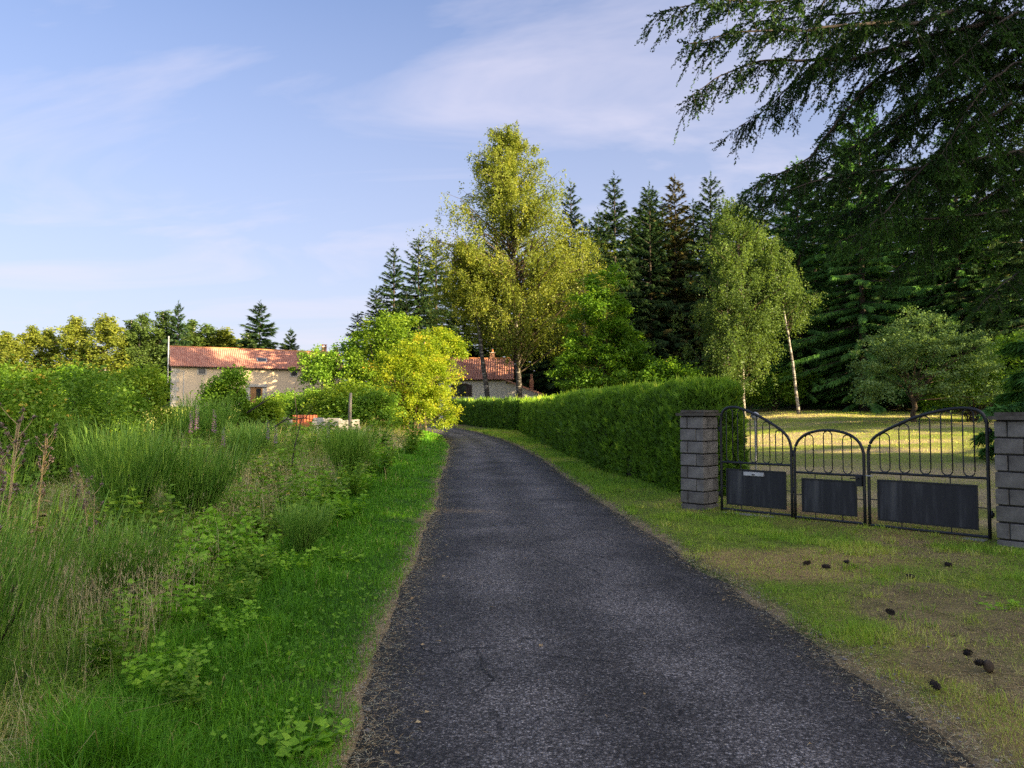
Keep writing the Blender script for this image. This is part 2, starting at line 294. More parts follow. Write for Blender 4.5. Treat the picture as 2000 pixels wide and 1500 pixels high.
M['wood'] = solid_mat('door_wood', [(.3, (.28, .13, .04)), (.7, (.46, .24, .09))], .6, 5, stretch=(1, 1, .2))
M['dark_wood'] = solid_mat('shutter_wood', [(.3, (.03, .018, .014)), (.7, (.06, .036, .028))], .6, 6)
M['brick'] = solid_mat('chimney_brick', [(.3, (.26, .12, .075)), (.7, (.42, .24, .16))], .9, 9)
M['gutter'] = solid_mat('brown_gutter', [(.3, (.07, .04, .032)), (.7, (.13, .085, .07))], .5, 6)
M['zinc'] = solid_mat('zinc_pipe', [(.3, (.36, .37, .38)), (.7, (.55, .55, .55))], .5, 6)
M['white'] = solid_mat('white_paint', [(.3, (.6, .6, .58)), (.7, (.78, .78, .76))], .6, 6)
M['orange'] = solid_mat('orange_sheet', [(.3, (.62, .16, .06)), (.7, (.78, .26, .12))], .55, 6)
M['cone'] = solid_mat('pine_cone', [(.3, (.018, .013, .010)), (.7, (.06, .042, .03))], .9, 30)
M['stonegrey'] = solid_mat('grey_stone', [(.3, (.12, .11, .10)), (.7, (.28, .26, .24))], .9, 8)
def glass_mat():
    m, t, o = new_mat('window_glass')
    p = N(t, 'ShaderNodeBsdfPrincipled', inp={'Base Color': (.03, .035, .04, 1), 'Roughness': .05, 'Specular IOR Level': .8}); L(t, p.outputs[0], o.inputs[0]); return m
M['glass'] = glass_mat()

# ------------------------------------------------------------------ terrain and road
def T(x, y):
    x = np.asarray(x, float); y = np.asarray(y, float)
    s = np.where(y > 10, y - 10, 0.0); s = np.where(y < 14, np.maximum(0, (y - 6)) ** 2 / 16, s); s = np.minimum(s, 120)
    return s * (0.022 + 0.0015 * np.clip(x - 4, 0, 16) + 0.0007 * np.clip(-x - 8, 0, 22))
_yy = np.linspace(-6, 90, 961)
def _smooth(a, k=15):
    p = np.pad(a, k, mode='edge'); ker = np.hanning(2 * k + 1); return np.convolve(p, ker / ker.sum(), 'valid')
_xl = _smooth(np.interp(_yy, [-6, 3.4, 4.8, 8.1, 12.2, 22.6, 30.4, 39.4, 50, 60, 75, 90], [-.75, -.80, -.93, -1.08, -1.32, -2.0, -2.55, -3.7, -6.6, -11, -20, -30]))
_xr = _smooth(np.interp(_yy, [-6, 3.4, 5.4, 6.4, 9.3, 10.9, 16.3, 23.6, 31.5, 36, 44, 54, 75, 90], [2.25, 2.15, 2.15, 2.08, 1.95, 1.85, 1.4, .95, .1, -.55, -2.1, -4.8, -14.5, -23.5]))
def XL(y): return np.interp(y, _yy, _xl) + (fbm(0 * np.asarray(y), y, 1.3, 3) - .5) * .22
def XR(y): return np.interp(y, _yy, _xr) + (fbm(0 * np.asarray(y), y, 1.1, 9) - .5) * .34 * np.exp(-np.maximum(0, np.asarray(y) - 8) / 14)
def grid_axis(segs):
    a = []
    for lo, hi, st in segs: a.append(np.arange(lo, hi, st))
    a.append([segs[-1][1]]); return np.concatenate(a)
def lerp(a, b, t): return a + (b - a) * t[..., None]
gx = grid_axis([(-900, -200, 100), (-200, -60, 14), (-60, -14, 2.0), (-14, -5, .3), (-5, 7, .1), (7, 20, .4), (20, 60, 2.5), (60, 200, 14), (200, 900, 100)])
gy = grid_axis([(-120, -20, 14), (-20, 0, 2.0), (0, 2.4, .3), (2.4, 14, .1), (14, 34, .3), (34, 70, .9), (70, 140, 5), (140, 1500, 80)])
X, Y = np.meshgrid(gx, gy)
dl = XL(Y) - X; dr = X - XR(Y)                      # distance outside either road edge
inroad = np.clip(np.maximum(dl, dr), None, 1e9)
Z = T(X, Y) + (fbm(X, Y, .8, 2) - .5) * .10 * sstep(0, .8, inroad) * np.where(Y < 70, 1, 0) + .03 * sstep(0, .35, inroad)
Z = Z - .07 * (1 - sstep(-.12, .02, inroad)) * (Y < 88)
far = sstep(130, 300, np.hypot(X, Y)); Z = Z * (1 - far) + far * 2.0
lawnz = sstep(.0, 1.2, X - np.interp(Y, [0, 9, 14.5, 20, 30, 45, 60], [7, 6.6, 3.8, 3.0, 2.3, 1.4, .5])) * (Y > 9)
def dryness(x, y): return sstep(.42, .66, fbm(x, y, .55, 21) * .65 + vnoise(x * .5, y * 1.3, .8, 4) * .35)
dry = dryness(X, Y)
cg = np.zeros(X.shape + (3,))
meadow_c = np.array([.06, .085, .022]); verge_c = np.array([.065, .13, .018]); straw_c = np.array([.27, .20, .115])
cg[:] = meadow_c
cg = lerp(cg, verge_c + 0 * cg, ((dl > 0) & (dl < 2)).astype(float))
rv = sstep(0, .3, dr); rightc = lerp(np.array([.16, .20, .028]) + 0 * cg, np.array([.34, .22, .10]) + 0 * cg, dry)
cg = lerp(cg, rightc, rv)
lawnc = lerp(np.array([.25, .26, .06]) + 0 * cg, np.array([.42, .33, .17]) + 0 * cg, sstep(.35, .6, fbm(X * .5, Y * 1.6, .35, 31)))
cg = lerp(cg, lawnc, lawnz * (Y < 75))
edge = np.maximum(0, 1 - np.abs(inroad - .02) / (.07 + .24 * fbm(X, Y, 1.5, 12) ** 1.5))
cg = lerp(cg, straw_c * (0.6 + .8 * fbm(X, Y, 5, 8)[..., None]), np.clip(edge * 1.6, 0, 1) * sstep(.36, .62, fbm(X * .3, Y, .8, 95)))
# bare, needle-strewn earth where cars turn in at the gate
bare = np.exp(-(((X - 3.6) / .9) ** 2 + ((Y - 6.2) / 1.5) ** 2)) + np.exp(-(((X - 4.9) / .7) ** 2 + ((Y - 8.7) / 1.2) ** 2)) + np.exp(-(((X - 2.9) / .6) ** 2 + ((Y - 4.4) / 1.3) ** 2)) + .7 * np.exp(-(((X - 3.85) / .25) ** 2 + ((Y - 10.6) / .6) ** 2))
bare = .8 * sstep(.42, .95, bare * (.35 + 1.2 * fbm(X, Y, 2.2, 14)))
cg = lerp(cg, (np.array([.25, .175, .09]) + 0 * cg) * (.6 + .8 * fbm(X, Y, 4, 15))[..., None], bare * (dr > 0))
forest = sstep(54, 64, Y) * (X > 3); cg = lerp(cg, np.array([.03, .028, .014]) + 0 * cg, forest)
ny, nx = X.shape
g = Geo(); idx = np.arange(ny * nx).reshape(ny, nx)
g.add(np.stack([X, Y, Z], 2).reshape(-1, 3), np.stack([idx[:-1, :-1], idx[:-1, 1:], idx[1:, 1:], idx[1:, :-1]], 2).reshape(-1, 4))
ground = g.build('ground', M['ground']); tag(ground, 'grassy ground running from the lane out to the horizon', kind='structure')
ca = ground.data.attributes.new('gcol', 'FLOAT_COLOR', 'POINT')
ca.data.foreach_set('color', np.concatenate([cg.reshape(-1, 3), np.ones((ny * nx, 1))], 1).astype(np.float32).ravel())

ry = grid_axis([(-6, 2, .5), (2, 16, .06), (16, 40, .2), (40, 88, .8)]); ru = np.linspace(0, 1, 41)
RYg, RU = np.meshgrid(ry, ru, indexing='ij'); xl, xr = XL(RYg), XR(RYg)
hf = (fbm(RU * 40, RYg, 2.5, 40) - .5) * .10 * (np.minimum(RU, 1 - RU) < .015)
RX = xl + (xr - xl) * RU + hf; RZ = T(RX, RYg) + .035 * (1 - (2 * RU - 1) ** 4) - .018 + (fbm(RX, RYg, 1.2, 6) - .5) * .014
et = np.clip(1 - np.minimum(RX - xl, xr - RX) / .55, 0, 1) + .55 * np.exp(-((RU - .80) / .03) ** 2) * sstep(12, 6, RYg) * fbm(RX, RYg, 2, 77)
g = Geo(); n0, n1_ = RX.shape; idx = np.arange(n0 * n1_).reshape(n0, n1_)
g.add(np.stack([RX, RYg, RZ], 2).reshape(-1, 3), np.stack([idx[:-1, :-1], idx[:-1, 1:], idx[1:, 1:], idx[1:, :-1]], 2).reshape(-1, 4), None, et.ravel())
road = g.build('road', M['asphalt']); trk = np.exp(-((RU - .30) / .13) ** 2) + np.exp(-((RU - .66) / .13) ** 2); trk = np.clip(trk * (.5 + fbm(RX, RYg * .3, .9, 71)) , 0, 1)
ta = road.data.attributes.new('track', 'FLOAT', 'POINT'); ta.data.foreach_set('value', trk.astype(np.float32).ravel()); tag(road, 'narrow grey asphalt lane curving left past the hedge', kind='structure')

# ------------------------------------------------------------------ foliage templates
LEAF = (np.array([[0, 0, 0], [.34, .45, .10], [0, 1, 0], [-.34, .45, .10]]), np.array([[0, 1, 2, 3]]), np.zeros((0, 3), int))
LEAFW = (np.array([[0, 0, 0], [.48, .5, .12], [0, 1, -.05], [-.48, .5, .12]]), np.array([[0, 1, 2, 3]]), np.zeros((0, 3), int))
def twig_template(nn=22, needle=.085, wid=.016, seed=1):
    r = np.random.default_rng(seed); v = [[-.006, 0, 0], [.006, 0, 0], [.003, 1, -.05], [-.003, 1, -.05]]; q = [[0, 1, 2, 3]]; t = []
    for i in range(nn):
        y = .03 + .95 * i / nn; a = (i % 4) * math.pi / 2 + r.uniform(-.6, .6); ln = needle * r.uniform(.8, 1.2) * (1 - .35 * y)
        d = np.array([math.cos(a) * .8, .62, math.sin(a) * .6 + .1]); d /= np.linalg.norm(d); s = np.cross(d, [0.2, 1, .3]); s = s / np.linalg.norm(s) * wid * .5
        p = np.array([0, y, -.05 * y]); k = len(v); v += [list(p - s), list(p + s), list(p + d * ln)]; t.append([k, k + 1, k + 2])
    return np.array(v), np.array(q), np.array(t)
TWIG = twig_template(10, .20, .15)
def fan_template(n=7, spread=1.0, seed=2, w=.05, droop=.25):
    r = np.random.default_rng(seed); v, t = [], []
    for i in range(n):
        a = (i / (n - 1) - .5) * 2 * spread + r.uniform(-.12, .12); ln = (1 - .45 * abs(i / (n - 1) - .5) * 2) * r.uniform(.8, 1.1); st = .28 * (1 - abs(a)) * r.uniform(.2, 1)
        d = np.array([math.sin(a), math.cos(a), r.uniform(-.15, .1)]); s = np.array([math.cos(a), -math.sin(a), r.uniform(-.5, .5)]) * w
        p = np.array([0, st, 0]); k = len(v)
        v += [list(p - s), list(p + s), list(p + d * ln + [0, 0, -droop * ln])]; t.append([k, k + 1, k + 2])
    return np.array(v), np.zeros((0, 4), int), np.array(t)
FAN = fan_template(6, .95, 2, .085); FAN5 = fan_template(5, .8, 4, .11, .1); FAN4 = fan_template(4, .75, 6, .14, .05)
def blades(g, p, h, w, bend, tint, head=None, seg=True):
    n = len(p); a = R(0, 2 * math.pi, n) if head is None else head
    d = np.stack([np.cos(a), np.sin(a), 0 * a], 1); b = a + R(-.9, .9, n) + math.pi / 2
    s = np.stack([np.cos(b), np.sin(b), 0 * b], 1) * (w * .5)[:, None]; z = np.array([[0, 0, 1.]])
    tip = p + z * (h * np.clip(1 - .45 * bend, .1, 1))[:, None] + d * (bend * h * .95)[:, None]
    if seg:
        mid = p + z * (h * .58)[:, None] + d * (bend * h * .28)[:, None]
        v = np.stack([p - s, p + s, mid + s * .8, mid - s * .8, tip], 1); o = (np.arange(n) * 5)[:, None]
        g.add(v.reshape(-1, 3), np.array([[0, 1, 2, 3]]) + o, np.array([[3, 2, 4]]) + o, np.repeat(tint, 5))
    else:
        v = np.stack([p - s, p + s, tip], 1); o = (np.arange(n) * 3)[:, None]; g.add(v.reshape(-1, 3), None, np.array([[0, 1, 2]]) + o, np.repeat(tint, 3))
def scatter_leaves(g, pos, size, tint, up=.5, tm=LEAF, droop=0.0):
    n = len(pos); d = nrm(R(-1, 1, (n, 3)) + np.array([[0, 0, -droop]])); roll = R(-1.6, 1.6, n) * (1 - up * .6)
    g.inst(tm, pos, frames(d, roll), size * R(.7, 1.3, n), tint)

# ------------------------------------------------------------------ tree builders (each returns an Empty with trunk and crown)
def spruce(name, label, h, rad, nspray, loc, mat='spruce', base=.06, seed=0, fan=FAN, fs=.62, rz=0.0, group=None, power=.85, hang=.0, bark='bark', jag=.25):
    r = np.random.default_rng(seed); e = thing(name, label, 'tree', loc, rz, group)
    tg = Geo(); zt = np.linspace(-.3, h * .98, 12); tg.tube(np.stack([r.normal(0, .03, 12), r.normal(0, .03, 12), zt], 1), np.interp(zt, [-.3, h], [.0125 * h + .06, .015]), 8)
    cg_ = Geo(); nw = int(h / .42); per = 6; B = nw * per
    zb = (np.repeat(np.linspace(base * h, h * .985, nw), per) + r.uniform(-.5, .5, B)).clip(base * h * .8, h * .99); f = zb / h
    az = r.uniform(0, 2 * math.pi, B); az = np.tile(np.arange(per) * 2 * math.pi / per, nw) + np.repeat(r.uniform(0, 6.28, nw), per) + r.normal(0, .25, B)
    wob_ = .75 + .5 * vnoise(az * 1.2, zb * .45, 1.0, seed)
    prof = wob_ * np.where(f < .18, .80 + 1.1 * f, 1.0) * np.minimum(1.0, (1 - f) / .82) ** power
    Lb = rad * prof * r.uniform(1 - jag, 1 + jag * .6, B) + .18
    up = np.interp(f, [0, .4, .8, 1], [-.28, -.12, .22, .9]); dead = r.random(B) < np.interp(f, [0, .12, .25], [.5, .3, .04])
    wgt = Lb ** 1.15; wgt[dead] *= .25; nspray = int(nspray * 2.1); pick = r.choice(B, nspray, p=wgt / wgt.sum()); u = r.random(nspray) ** .62
    def bp(i, u):
        l = Lb[i] * u; zz = zb[i] + up[i] * l - .10 * l * l / np.maximum(Lb[i], .5) * np.where(f[i] < .7, 1.6, .4) + .10 * l * u * u
        return np.stack([np.cos(az[i]) * l, np.sin(az[i]) * l, zz], 1)
    p = bp(pick, u); p2 = bp(pick, np.minimum(u + .05, 1.06)); d = nrm(p2 - p)
    side = r.choice([-1, 1], nspray) * r.uniform(.15, 1.15, nspray) * (1 - .3 * u); lat = np.stack([-np.sin(az[pick]), np.cos(az[pick]), np.zeros(nspray)], 1)
    d = nrm(d + lat * side[:, None] + np.array([[0, 0, -1.]]) * (r.uniform(.0, .75, nspray) + hang * r.uniform(.3, 1.4, nspray))[:, None])
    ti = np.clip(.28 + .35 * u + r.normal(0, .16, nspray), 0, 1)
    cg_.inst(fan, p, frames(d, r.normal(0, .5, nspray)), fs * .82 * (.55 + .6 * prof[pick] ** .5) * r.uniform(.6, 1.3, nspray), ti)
    for i in range(0, B, 2):
        if Lb[i] > .6:
            q = bp(np.full(4, i), np.linspace(0, .92, 4)); tg.tube(q, np.linspace(.012 * Lb[i] + .008, .005, 4), 3)
    lead = np.linspace(h * .93, h + .5, 9); k = len(lead)
    cg_.inst(fan, np.stack([0 * lead, 0 * lead, lead], 1), frames(np.stack([r.normal(0, .35, k), r.normal(0, .35, k), np.ones(k)], 1)), .38, np.full(k, .6))
    tg.build('trunk', M[bark], e); cg_.build('crown', M[mat], e); return e

def birch(name, label, h, prof, nb, loc, leaf=.13, mat='birch', seed=0, trunk_r=.2, lean=(0, 0), base=.2, strands=9, per=16, rz=0.0, group=None, droop=1.0, strand_len=(.7, 2.3), clear=None, rise=.5):
    """prof: list of (relative height, radius). Branches arch up and out, strands of leaves hang from them."""
    r = np.random.default_rng(seed); e = thing(name, label, 'tree', loc, rz, group)
    tg = Geo(); k = 14; ft = np.linspace(0, 1, k); wob = np.cumsum(r.normal(0, .06, (k, 2)), 0) * h / 22
    tp = np.stack([lean[0] * ft ** 1.3 + wob[:, 0], lean[1] * ft + wob[:, 1], -.3 + ft * (h * .97 + .3)], 1)
    tg.tube(tp, trunk_r * (1 - .93 * ft) ** .8 + .012, 9)
    ph, pr = np.array(prof).T; cg_ = Geo(); bg_ = Geo()
    fh = base + (1 - base) * r.random(nb) ** .9
    P, TI = [], []
    for i in range(nb):
        f = fh[i]; a = r.uniform(0, 6.283); Rm = np.interp(f, ph, pr) * r.uniform(.45, 1.08) * (.62 + .75 * vnoise(a * 1.6, f * 8, 1.0, seed))
        f0 = max(.04, f - rise * .10 - Rm * rise / h); p0 = np.array([np.interp(f0, ft, tp[:, 0]), np.interp(f0, ft, tp[:, 1]), f0 * h])
        tipz = min(f * h + .2, h * 1.0) - r.uniform(0, .05) * h; u = np.linspace(0, 1, 6)
        q = np.stack([p0[0] + np.cos(a) * Rm * u ** 1.1, p0[1] + np.sin(a) * Rm * u ** 1.1, p0[2] + (tipz - p0[2]) * (1.35 * u - .35 * u ** 3)], 1)
        q[1:-1] += r.normal(0, .04 * Rm + .02, (4, 3)); bg_.tube(q, np.linspace(.012 * Rm + .012, .006, 6), 3)
        ns = max(3, int(strands * (.4 + Rm / max(pr.max(), .1)))); us = r.uniform(.25, 1.03, ns)
        s0 = np.stack([np.interp(us, u, q[:, c]) for c in range(3)], 1) + r.normal(0, .10 + .028 * Rm, (ns, 3))
        sl_ = r.uniform(strand_len[0], strand_len[1], ns) * np.interp(f, [base, .6, 1], [1.1, 1, .35]) * droop; ct = r.normal(0, .09)
        out_ = np.stack([np.cos(a) + r.normal(0, .5, ns), np.sin(a) + r.normal(0, .5, ns)], 1)
        v = np.linspace(0, 1, per)[None, :]
        x = s0[:, 0:1] + out_[:, 0:1] * .28 * sl_[:, None] * (v * (1.6 - v)); y = s0[:, 1:2] + out_[:, 1:2] * .28 * sl_[:, None] * (v * (1.6 - v)); z = s0[:, 2:3] + sl_[:, None] * (.22 * v - 1.05 * v * v)
        P.append(np.stack([x, y, z], 2).reshape(-1, 3)); TI.append(np.full(ns * per, .42 + ct) + .14 * (np.tile(us, (per, 1)).T.ravel() - .6))
    P = np.concatenate(P); P += r.normal(0, .055 + leaf * .25, P.shape); TI = np.concatenate(TI) + r.normal(0, .13, len(P))
    P[:, 2] = np.maximum(P[:, 2], .25); n = len(P); d = nrm(r.normal(0, 1, (n, 3)) * [1, 1, .7] + [0, 0, -.7])
    cg_.inst(LEAF, P, frames(d, r.uniform(-1.5, 1.5, n)), leaf * r.uniform(.65, 1.3, n), np.clip(TI, 0, 1))
    tk = tg.build('trunk', M['old_birch_bark' if trunk_r > .22 else 'birch_bark'], e); bg_.build('branches', M['twig'], e); cg_.build('crown', M[mat], e); return e

def bush(name, label, blobs, nleaf, loc, leaf=.09, mat='shrub', seed=0, clump=.22, nclump=120, stems=12, rz=0.0, group=None, cat='shrub', trunk=None, tm=LEAF, base_r=.25, tintoff=0.0, bark='twig', shell=.55):
    """blobs: (x, y, z, rx, ry, rz) lumps of the crown in local metres."""
    r = np.random.default_rng(seed); e = thing(name, label, cat, loc, rz, group)
    B = np.array(blobs, float); vol = B[:, 3] * B[:, 4] + B[:, 4] * B[:, 5]; ci = r.choice(len(B), nclump, p=vol / vol.sum())
    d = nrm(r.normal(0, 1, (nclump, 3))); d[:, 2] = np.where(d[:, 2] < -.6, -d[:, 2], d[:, 2])
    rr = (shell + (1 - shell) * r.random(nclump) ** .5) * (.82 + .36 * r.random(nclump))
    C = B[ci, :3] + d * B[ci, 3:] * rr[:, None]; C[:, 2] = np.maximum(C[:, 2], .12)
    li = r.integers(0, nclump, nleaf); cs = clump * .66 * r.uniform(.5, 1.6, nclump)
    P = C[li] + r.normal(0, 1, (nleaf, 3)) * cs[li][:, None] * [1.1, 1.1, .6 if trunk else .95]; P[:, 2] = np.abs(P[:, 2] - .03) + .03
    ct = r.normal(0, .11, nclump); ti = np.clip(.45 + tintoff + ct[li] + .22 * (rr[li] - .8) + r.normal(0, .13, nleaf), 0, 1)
    g_ = Geo(); dd = nrm(d[li] * .6 + r.normal(0, .7, (nleaf, 3)) + [0, 0, -.1]); g_.inst(tm, P, frames(dd * [1, 1, .6] + [0, 0, -.15], r.normal(0, .65, nleaf)), leaf * r.uniform(.6, 1.4, nleaf), ti)
    b = Geo()
    if trunk:
        th, tr_ = trunk; zt = np.linspace(-.2, th, 8); b.tube(np.stack([r.normal(0, .04, 8), r.normal(0, .04, 8), zt], 1), np.linspace(tr_, tr_ * .45, 8), 8)
    for i in r.choice(nclump, min(nclump, stems), replace=False):
        c = C[i]; a = r.uniform(0, 6.28); p0 = np.array([math.cos(a) * base_r, math.sin(a) * base_r, -.05]) if not trunk else np.array([0, 0, trunk[0] * r.uniform(.35, .95)])
        u = np.linspace(0, 1, 6)[:, None]; q = p0 * (1 - u) + c * u; q[:, :2] = p0[:2] * (1 - u ** 1.5) + c[:2] * u ** 1.5; q[1:-1] += r.normal(0, .03, (4, 3))
        ln = np.linalg.norm(c - p0); b.tube(q, np.linspace(.008 * ln + .008, .004, 6), 4)
    b.build('trunk' if trunk else 'stems', M[bark], e); g_.build('crown' if trunk else 'foliage', M[mat], e); return e

def gz(x, y, dz=-.02): return (x, y, float(T(x, y)) + dz)
def at(px, py, d):
    u, v = (px - 1000) / 1450, (750 - py) / 1450; t = d / (math.cos(PITCH) - v * math.sin(PITCH))
    return np.array([u * t, d, 1.6 + t * (math.sin(PITCH) + v * math.cos(PITCH))])
# ------------------------------------------------------------------ hedges
def hedge(name, label, path, width, h, mat, n, size0, seed, ends=(True, True), sz_k=.0030, taper=0.0):
    r = np.random.default_rng(seed); path = np.array(path, float); seg = np.linalg.norm(np.diff(path, axis=0), axis=1); S = np.concatenate([[0], np.cumsum(seg)]); Ln = S[-1]
    e = thing(name, label, 'hedge', gz(*path[0], 0)); o0 = np.array(e.location)
    def surf(s, th, phi, shrink=0.0):
        sc_ = np.clip(s, 0, Ln); c = np.stack([np.interp(sc_, S, path[:, 0]), np.interp(sc_, S, path[:, 1])], 1)
        c2 = np.stack([np.interp(sc_ + .3, S, path[:, 0]), np.interp(sc_ + .3, S, path[:, 1])], 1); c1 = np.stack([np.interp(sc_ - .3, S, path[:, 0]), np.interp(sc_ - .3, S, path[:, 1])], 1)
        t_ = nrm(c2 - c1); nn = np.stack([-t_[:, 1], t_[:, 0]], 1)          # left of travel = road side
        cx = np.sign(np.cos(th)) * np.abs(np.cos(th)) ** .42; sz = np.abs(np.sin(th)) ** .42
        lump = (fbm(s + 9 * seed, th * 1.4, 1.1, seed) - .5) * .34 + (fbm(s, th * 3, 3.1, seed + 3) - .5) * .12 - shrink
        hw = width / 2 + lump; off = cx * hw
        side = nn * (off * np.cos(phi))[:, None] + t_ * (np.abs(off) * np.sin(phi))[:, None]
        p = np.concatenate([c + side, (sz * (h * (1 - taper * sc_ / Ln) + lump * .6 + (fbm(s, 0 * s, .35, seed + 8) - .5) * .25))[:, None]], 1)
        p[:, 2] += T(p[:, 0], p[:, 1])
        nrmv = np.concatenate([nn * (np.cos(th) * np.cos(phi))[:, None] + t_ * (np.abs(np.cos(th)) * np.sin(phi))[:, None], np.sin(th)[:, None] * .9], 1)
        return p - o0, nrm(nrmv), np.interp(sc_, S, path[:, 1])
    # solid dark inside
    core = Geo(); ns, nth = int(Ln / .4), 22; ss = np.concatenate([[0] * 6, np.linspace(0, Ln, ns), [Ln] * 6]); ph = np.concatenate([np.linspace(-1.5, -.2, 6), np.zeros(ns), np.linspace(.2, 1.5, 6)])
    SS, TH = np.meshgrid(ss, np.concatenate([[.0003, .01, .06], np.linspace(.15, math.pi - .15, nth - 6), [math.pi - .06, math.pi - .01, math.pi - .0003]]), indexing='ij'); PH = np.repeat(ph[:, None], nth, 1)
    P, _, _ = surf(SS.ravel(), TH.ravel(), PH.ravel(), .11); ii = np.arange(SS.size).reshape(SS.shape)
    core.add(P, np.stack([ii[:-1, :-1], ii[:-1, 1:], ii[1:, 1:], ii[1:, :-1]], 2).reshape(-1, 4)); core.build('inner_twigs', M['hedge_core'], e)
    u = r.random(n); s = np.interp(u, np.linspace(0, 1, 50), np.interp(np.linspace(0, 1, 50), *(lambda y: (np.concatenate([[0], np.cumsum(1 / y)]) / np.sum(1 / y), np.linspace(0, Ln, 61)))(np.linspace(1, 1 + Ln / 14, 60) ** 1.7)))
    hv = np.arcsin(r.random(n) ** (1 / .42)); hk = r.random(n); th = np.where(hk < .5, hv, np.where(hk < .66, math.pi - hv, r.uniform(.35, math.pi - .35, n))); phi = np.zeros(n)
    ne = int(n * .16)
    if ends[0]: s[:ne] = 0; phi[:ne] = r.uniform(-1.57, 0, ne)
    if ends[1]: s[ne:ne + ne // 5] = Ln; phi[ne:ne + ne // 5] = r.uniform(0, 1.57, ne // 5)
    P, Nn, yy = surf(s, th, phi, 0.0); P = P + Nn * r.uniform(-.12, .035, n)[:, None]
    d = nrm(Nn * .55 + r.normal(0, .42, (n, 3)) + [0, 0, .62]); size = (size0 + sz_k * np.maximum(0, yy - 14)) * r.uniform(.7, 1.35, n)
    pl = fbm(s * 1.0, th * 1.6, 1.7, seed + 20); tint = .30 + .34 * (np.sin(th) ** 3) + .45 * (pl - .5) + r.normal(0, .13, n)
    brown = np.exp(-((s - .1) / .9) ** 2) * sstep(.55, .8, np.sin(th)) * .0
    fo = Geo(); sh = r.random(n) < .035; size = np.where(sh, size * 1.9, size); d = np.where(sh[:, None], nrm(d + [0, 0, .6]), d); hole = sstep(.60, .74, fbm(s * 1.3, th * 2.2, 2.2, seed + 31)); ok = r.random(n) > hole * .8
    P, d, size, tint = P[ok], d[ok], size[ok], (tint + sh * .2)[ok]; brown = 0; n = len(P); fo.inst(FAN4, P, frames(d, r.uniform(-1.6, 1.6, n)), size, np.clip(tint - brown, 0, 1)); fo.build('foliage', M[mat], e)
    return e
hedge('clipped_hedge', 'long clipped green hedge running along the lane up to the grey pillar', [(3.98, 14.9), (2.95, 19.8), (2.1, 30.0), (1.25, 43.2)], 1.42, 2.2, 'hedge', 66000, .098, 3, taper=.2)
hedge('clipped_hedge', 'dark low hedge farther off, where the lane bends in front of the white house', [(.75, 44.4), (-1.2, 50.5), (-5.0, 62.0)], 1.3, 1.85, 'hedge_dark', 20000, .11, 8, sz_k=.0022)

# ------------------------------------------------------------------ gate pillars
def soft_block(sx, sy, sz, seed):
    r = np.random.default_rng(seed); g = Geo(); b = .008
    xs = [-sx / 2, -sx / 2 + b, sx / 2 - b, sx / 2]
    rings = []
    for z, ins in ((-sz / 2, b), (-sz / 2 + b, 0), (sz / 2 - b, 0), (sz / 2, b)):
        x, y = sx / 2 - ins, sy / 2 - ins; c = b
        rings.append([[-x + c, -y, z], [x - c, -y, z], [x, -y + c, z], [x, y - c, z], [x - c, y, z], [-x + c, y, z], [-x, y - c, z], [-x, -y + c, z]])
    v = np.array(rings).reshape(-1, 3) + r.normal(0, .0016, (32, 3)); q = []; t = []
    for k in range(3):
        for j in range(8): q.append([k * 8 + j, k * 8 + (j + 1) % 8, k * 8 + 8 + (j + 1) % 8, k * 8 + 8 + j])
    for b0, fl in ((0, 1), (24, 0)):
        for j in range(1, 7): t.append([b0, b0 + j + 1, b0 + j] if fl else [b0, b0 + j, b0 + j + 1])
    g.add(v, q, t, r.uniform(.15, .85)); me = g.mesh('block'); me.materials.append(M['block']); me.shade_flat(); return me
BW, BT, BH = .303, .134, .186
block_meshes = [soft_block(BW, BT, BH, 50 + i) for i in range(8)]
def pillar(label, loc, rz, mossy):
    e = thing('gate_pillar', label, 'pillar', loc, rz); k = (BW + BT + .010) / 2
    g = Geo(); g.box((0, 0, .72), (k * 2 - .045, k * 2 - .045, 1.72)); g.build('mortar_core', M['mortar'], e, True)
    for c in range(8):
        z = -.085 + c * .2065 + BH / 2; fl = 1 if c % 2 else -1
        for j in range(4):
            a = j * math.pi / 2; ox, oy = fl * (k - BW / 2), -(k - BT / 2)
            o = link('block', block_meshes[rng.integers(8)], e); o.location = (ox * math.cos(a) - oy * math.sin(a), ox * math.sin(a) + oy * math.cos(a), z)
            o.rotation_euler = (0, 0, a + R(-.012, .012))
    g = Geo(); z0 = -.085 + 8 * .2065
    for hx, hy in ((-1, -1), (1, 1)): pass
    g.box((0, 0, z0 + .025), (k * 2 + .10, k * 2 + .10, .048), jit=.004); g.build('cap_slab', M['cap'], e, True)
    g = Geo(); g.box((.01, .01, z0 + .072), (k * 2 + .0, k * 2 + .0, .042), jit=.005); g.build('cap_slab', M['cap'], e, True)
    return e, z0
GD = np.array([2.61, -2.81]); GD /= np.linalg.norm(GD); GA = math.atan2(GD[1], GD[0])
pl_c = np.array([3.33, 12.32]) - GD * .27; pr_c = np.array([6.03, 9.40]) + GD * .33
p1, z0 = pillar('stacked grey block pillar at the hedge end, litter on its cap', (pl_c[0], pl_c[1], float(T(*pl_c))), GA, True)
p2, _ = pillar('grey block pillar cut by the frame edge beside the taller gate leaf', (pr_c[0], pr_c[1], 0), GA, False)
g = Geo(); n = 160; q = np.stack([R(-.24, .24, n), R(-.24, .24, n), np.full(n, z0 + .098)], 1); f = R(0, 1, n) < .6
q[f, 0] = R(-.27, .27, f.sum()); q[f, 1] = -.26 + R(-.01, .02, f.sum()); q[f, 2] = z0 + .053
a = R(0, 6.28, n); blades(g, q, np.full(n, .03), np.full(n, .006), np.full(n, 2.2), R(0, .6, n), a, False)
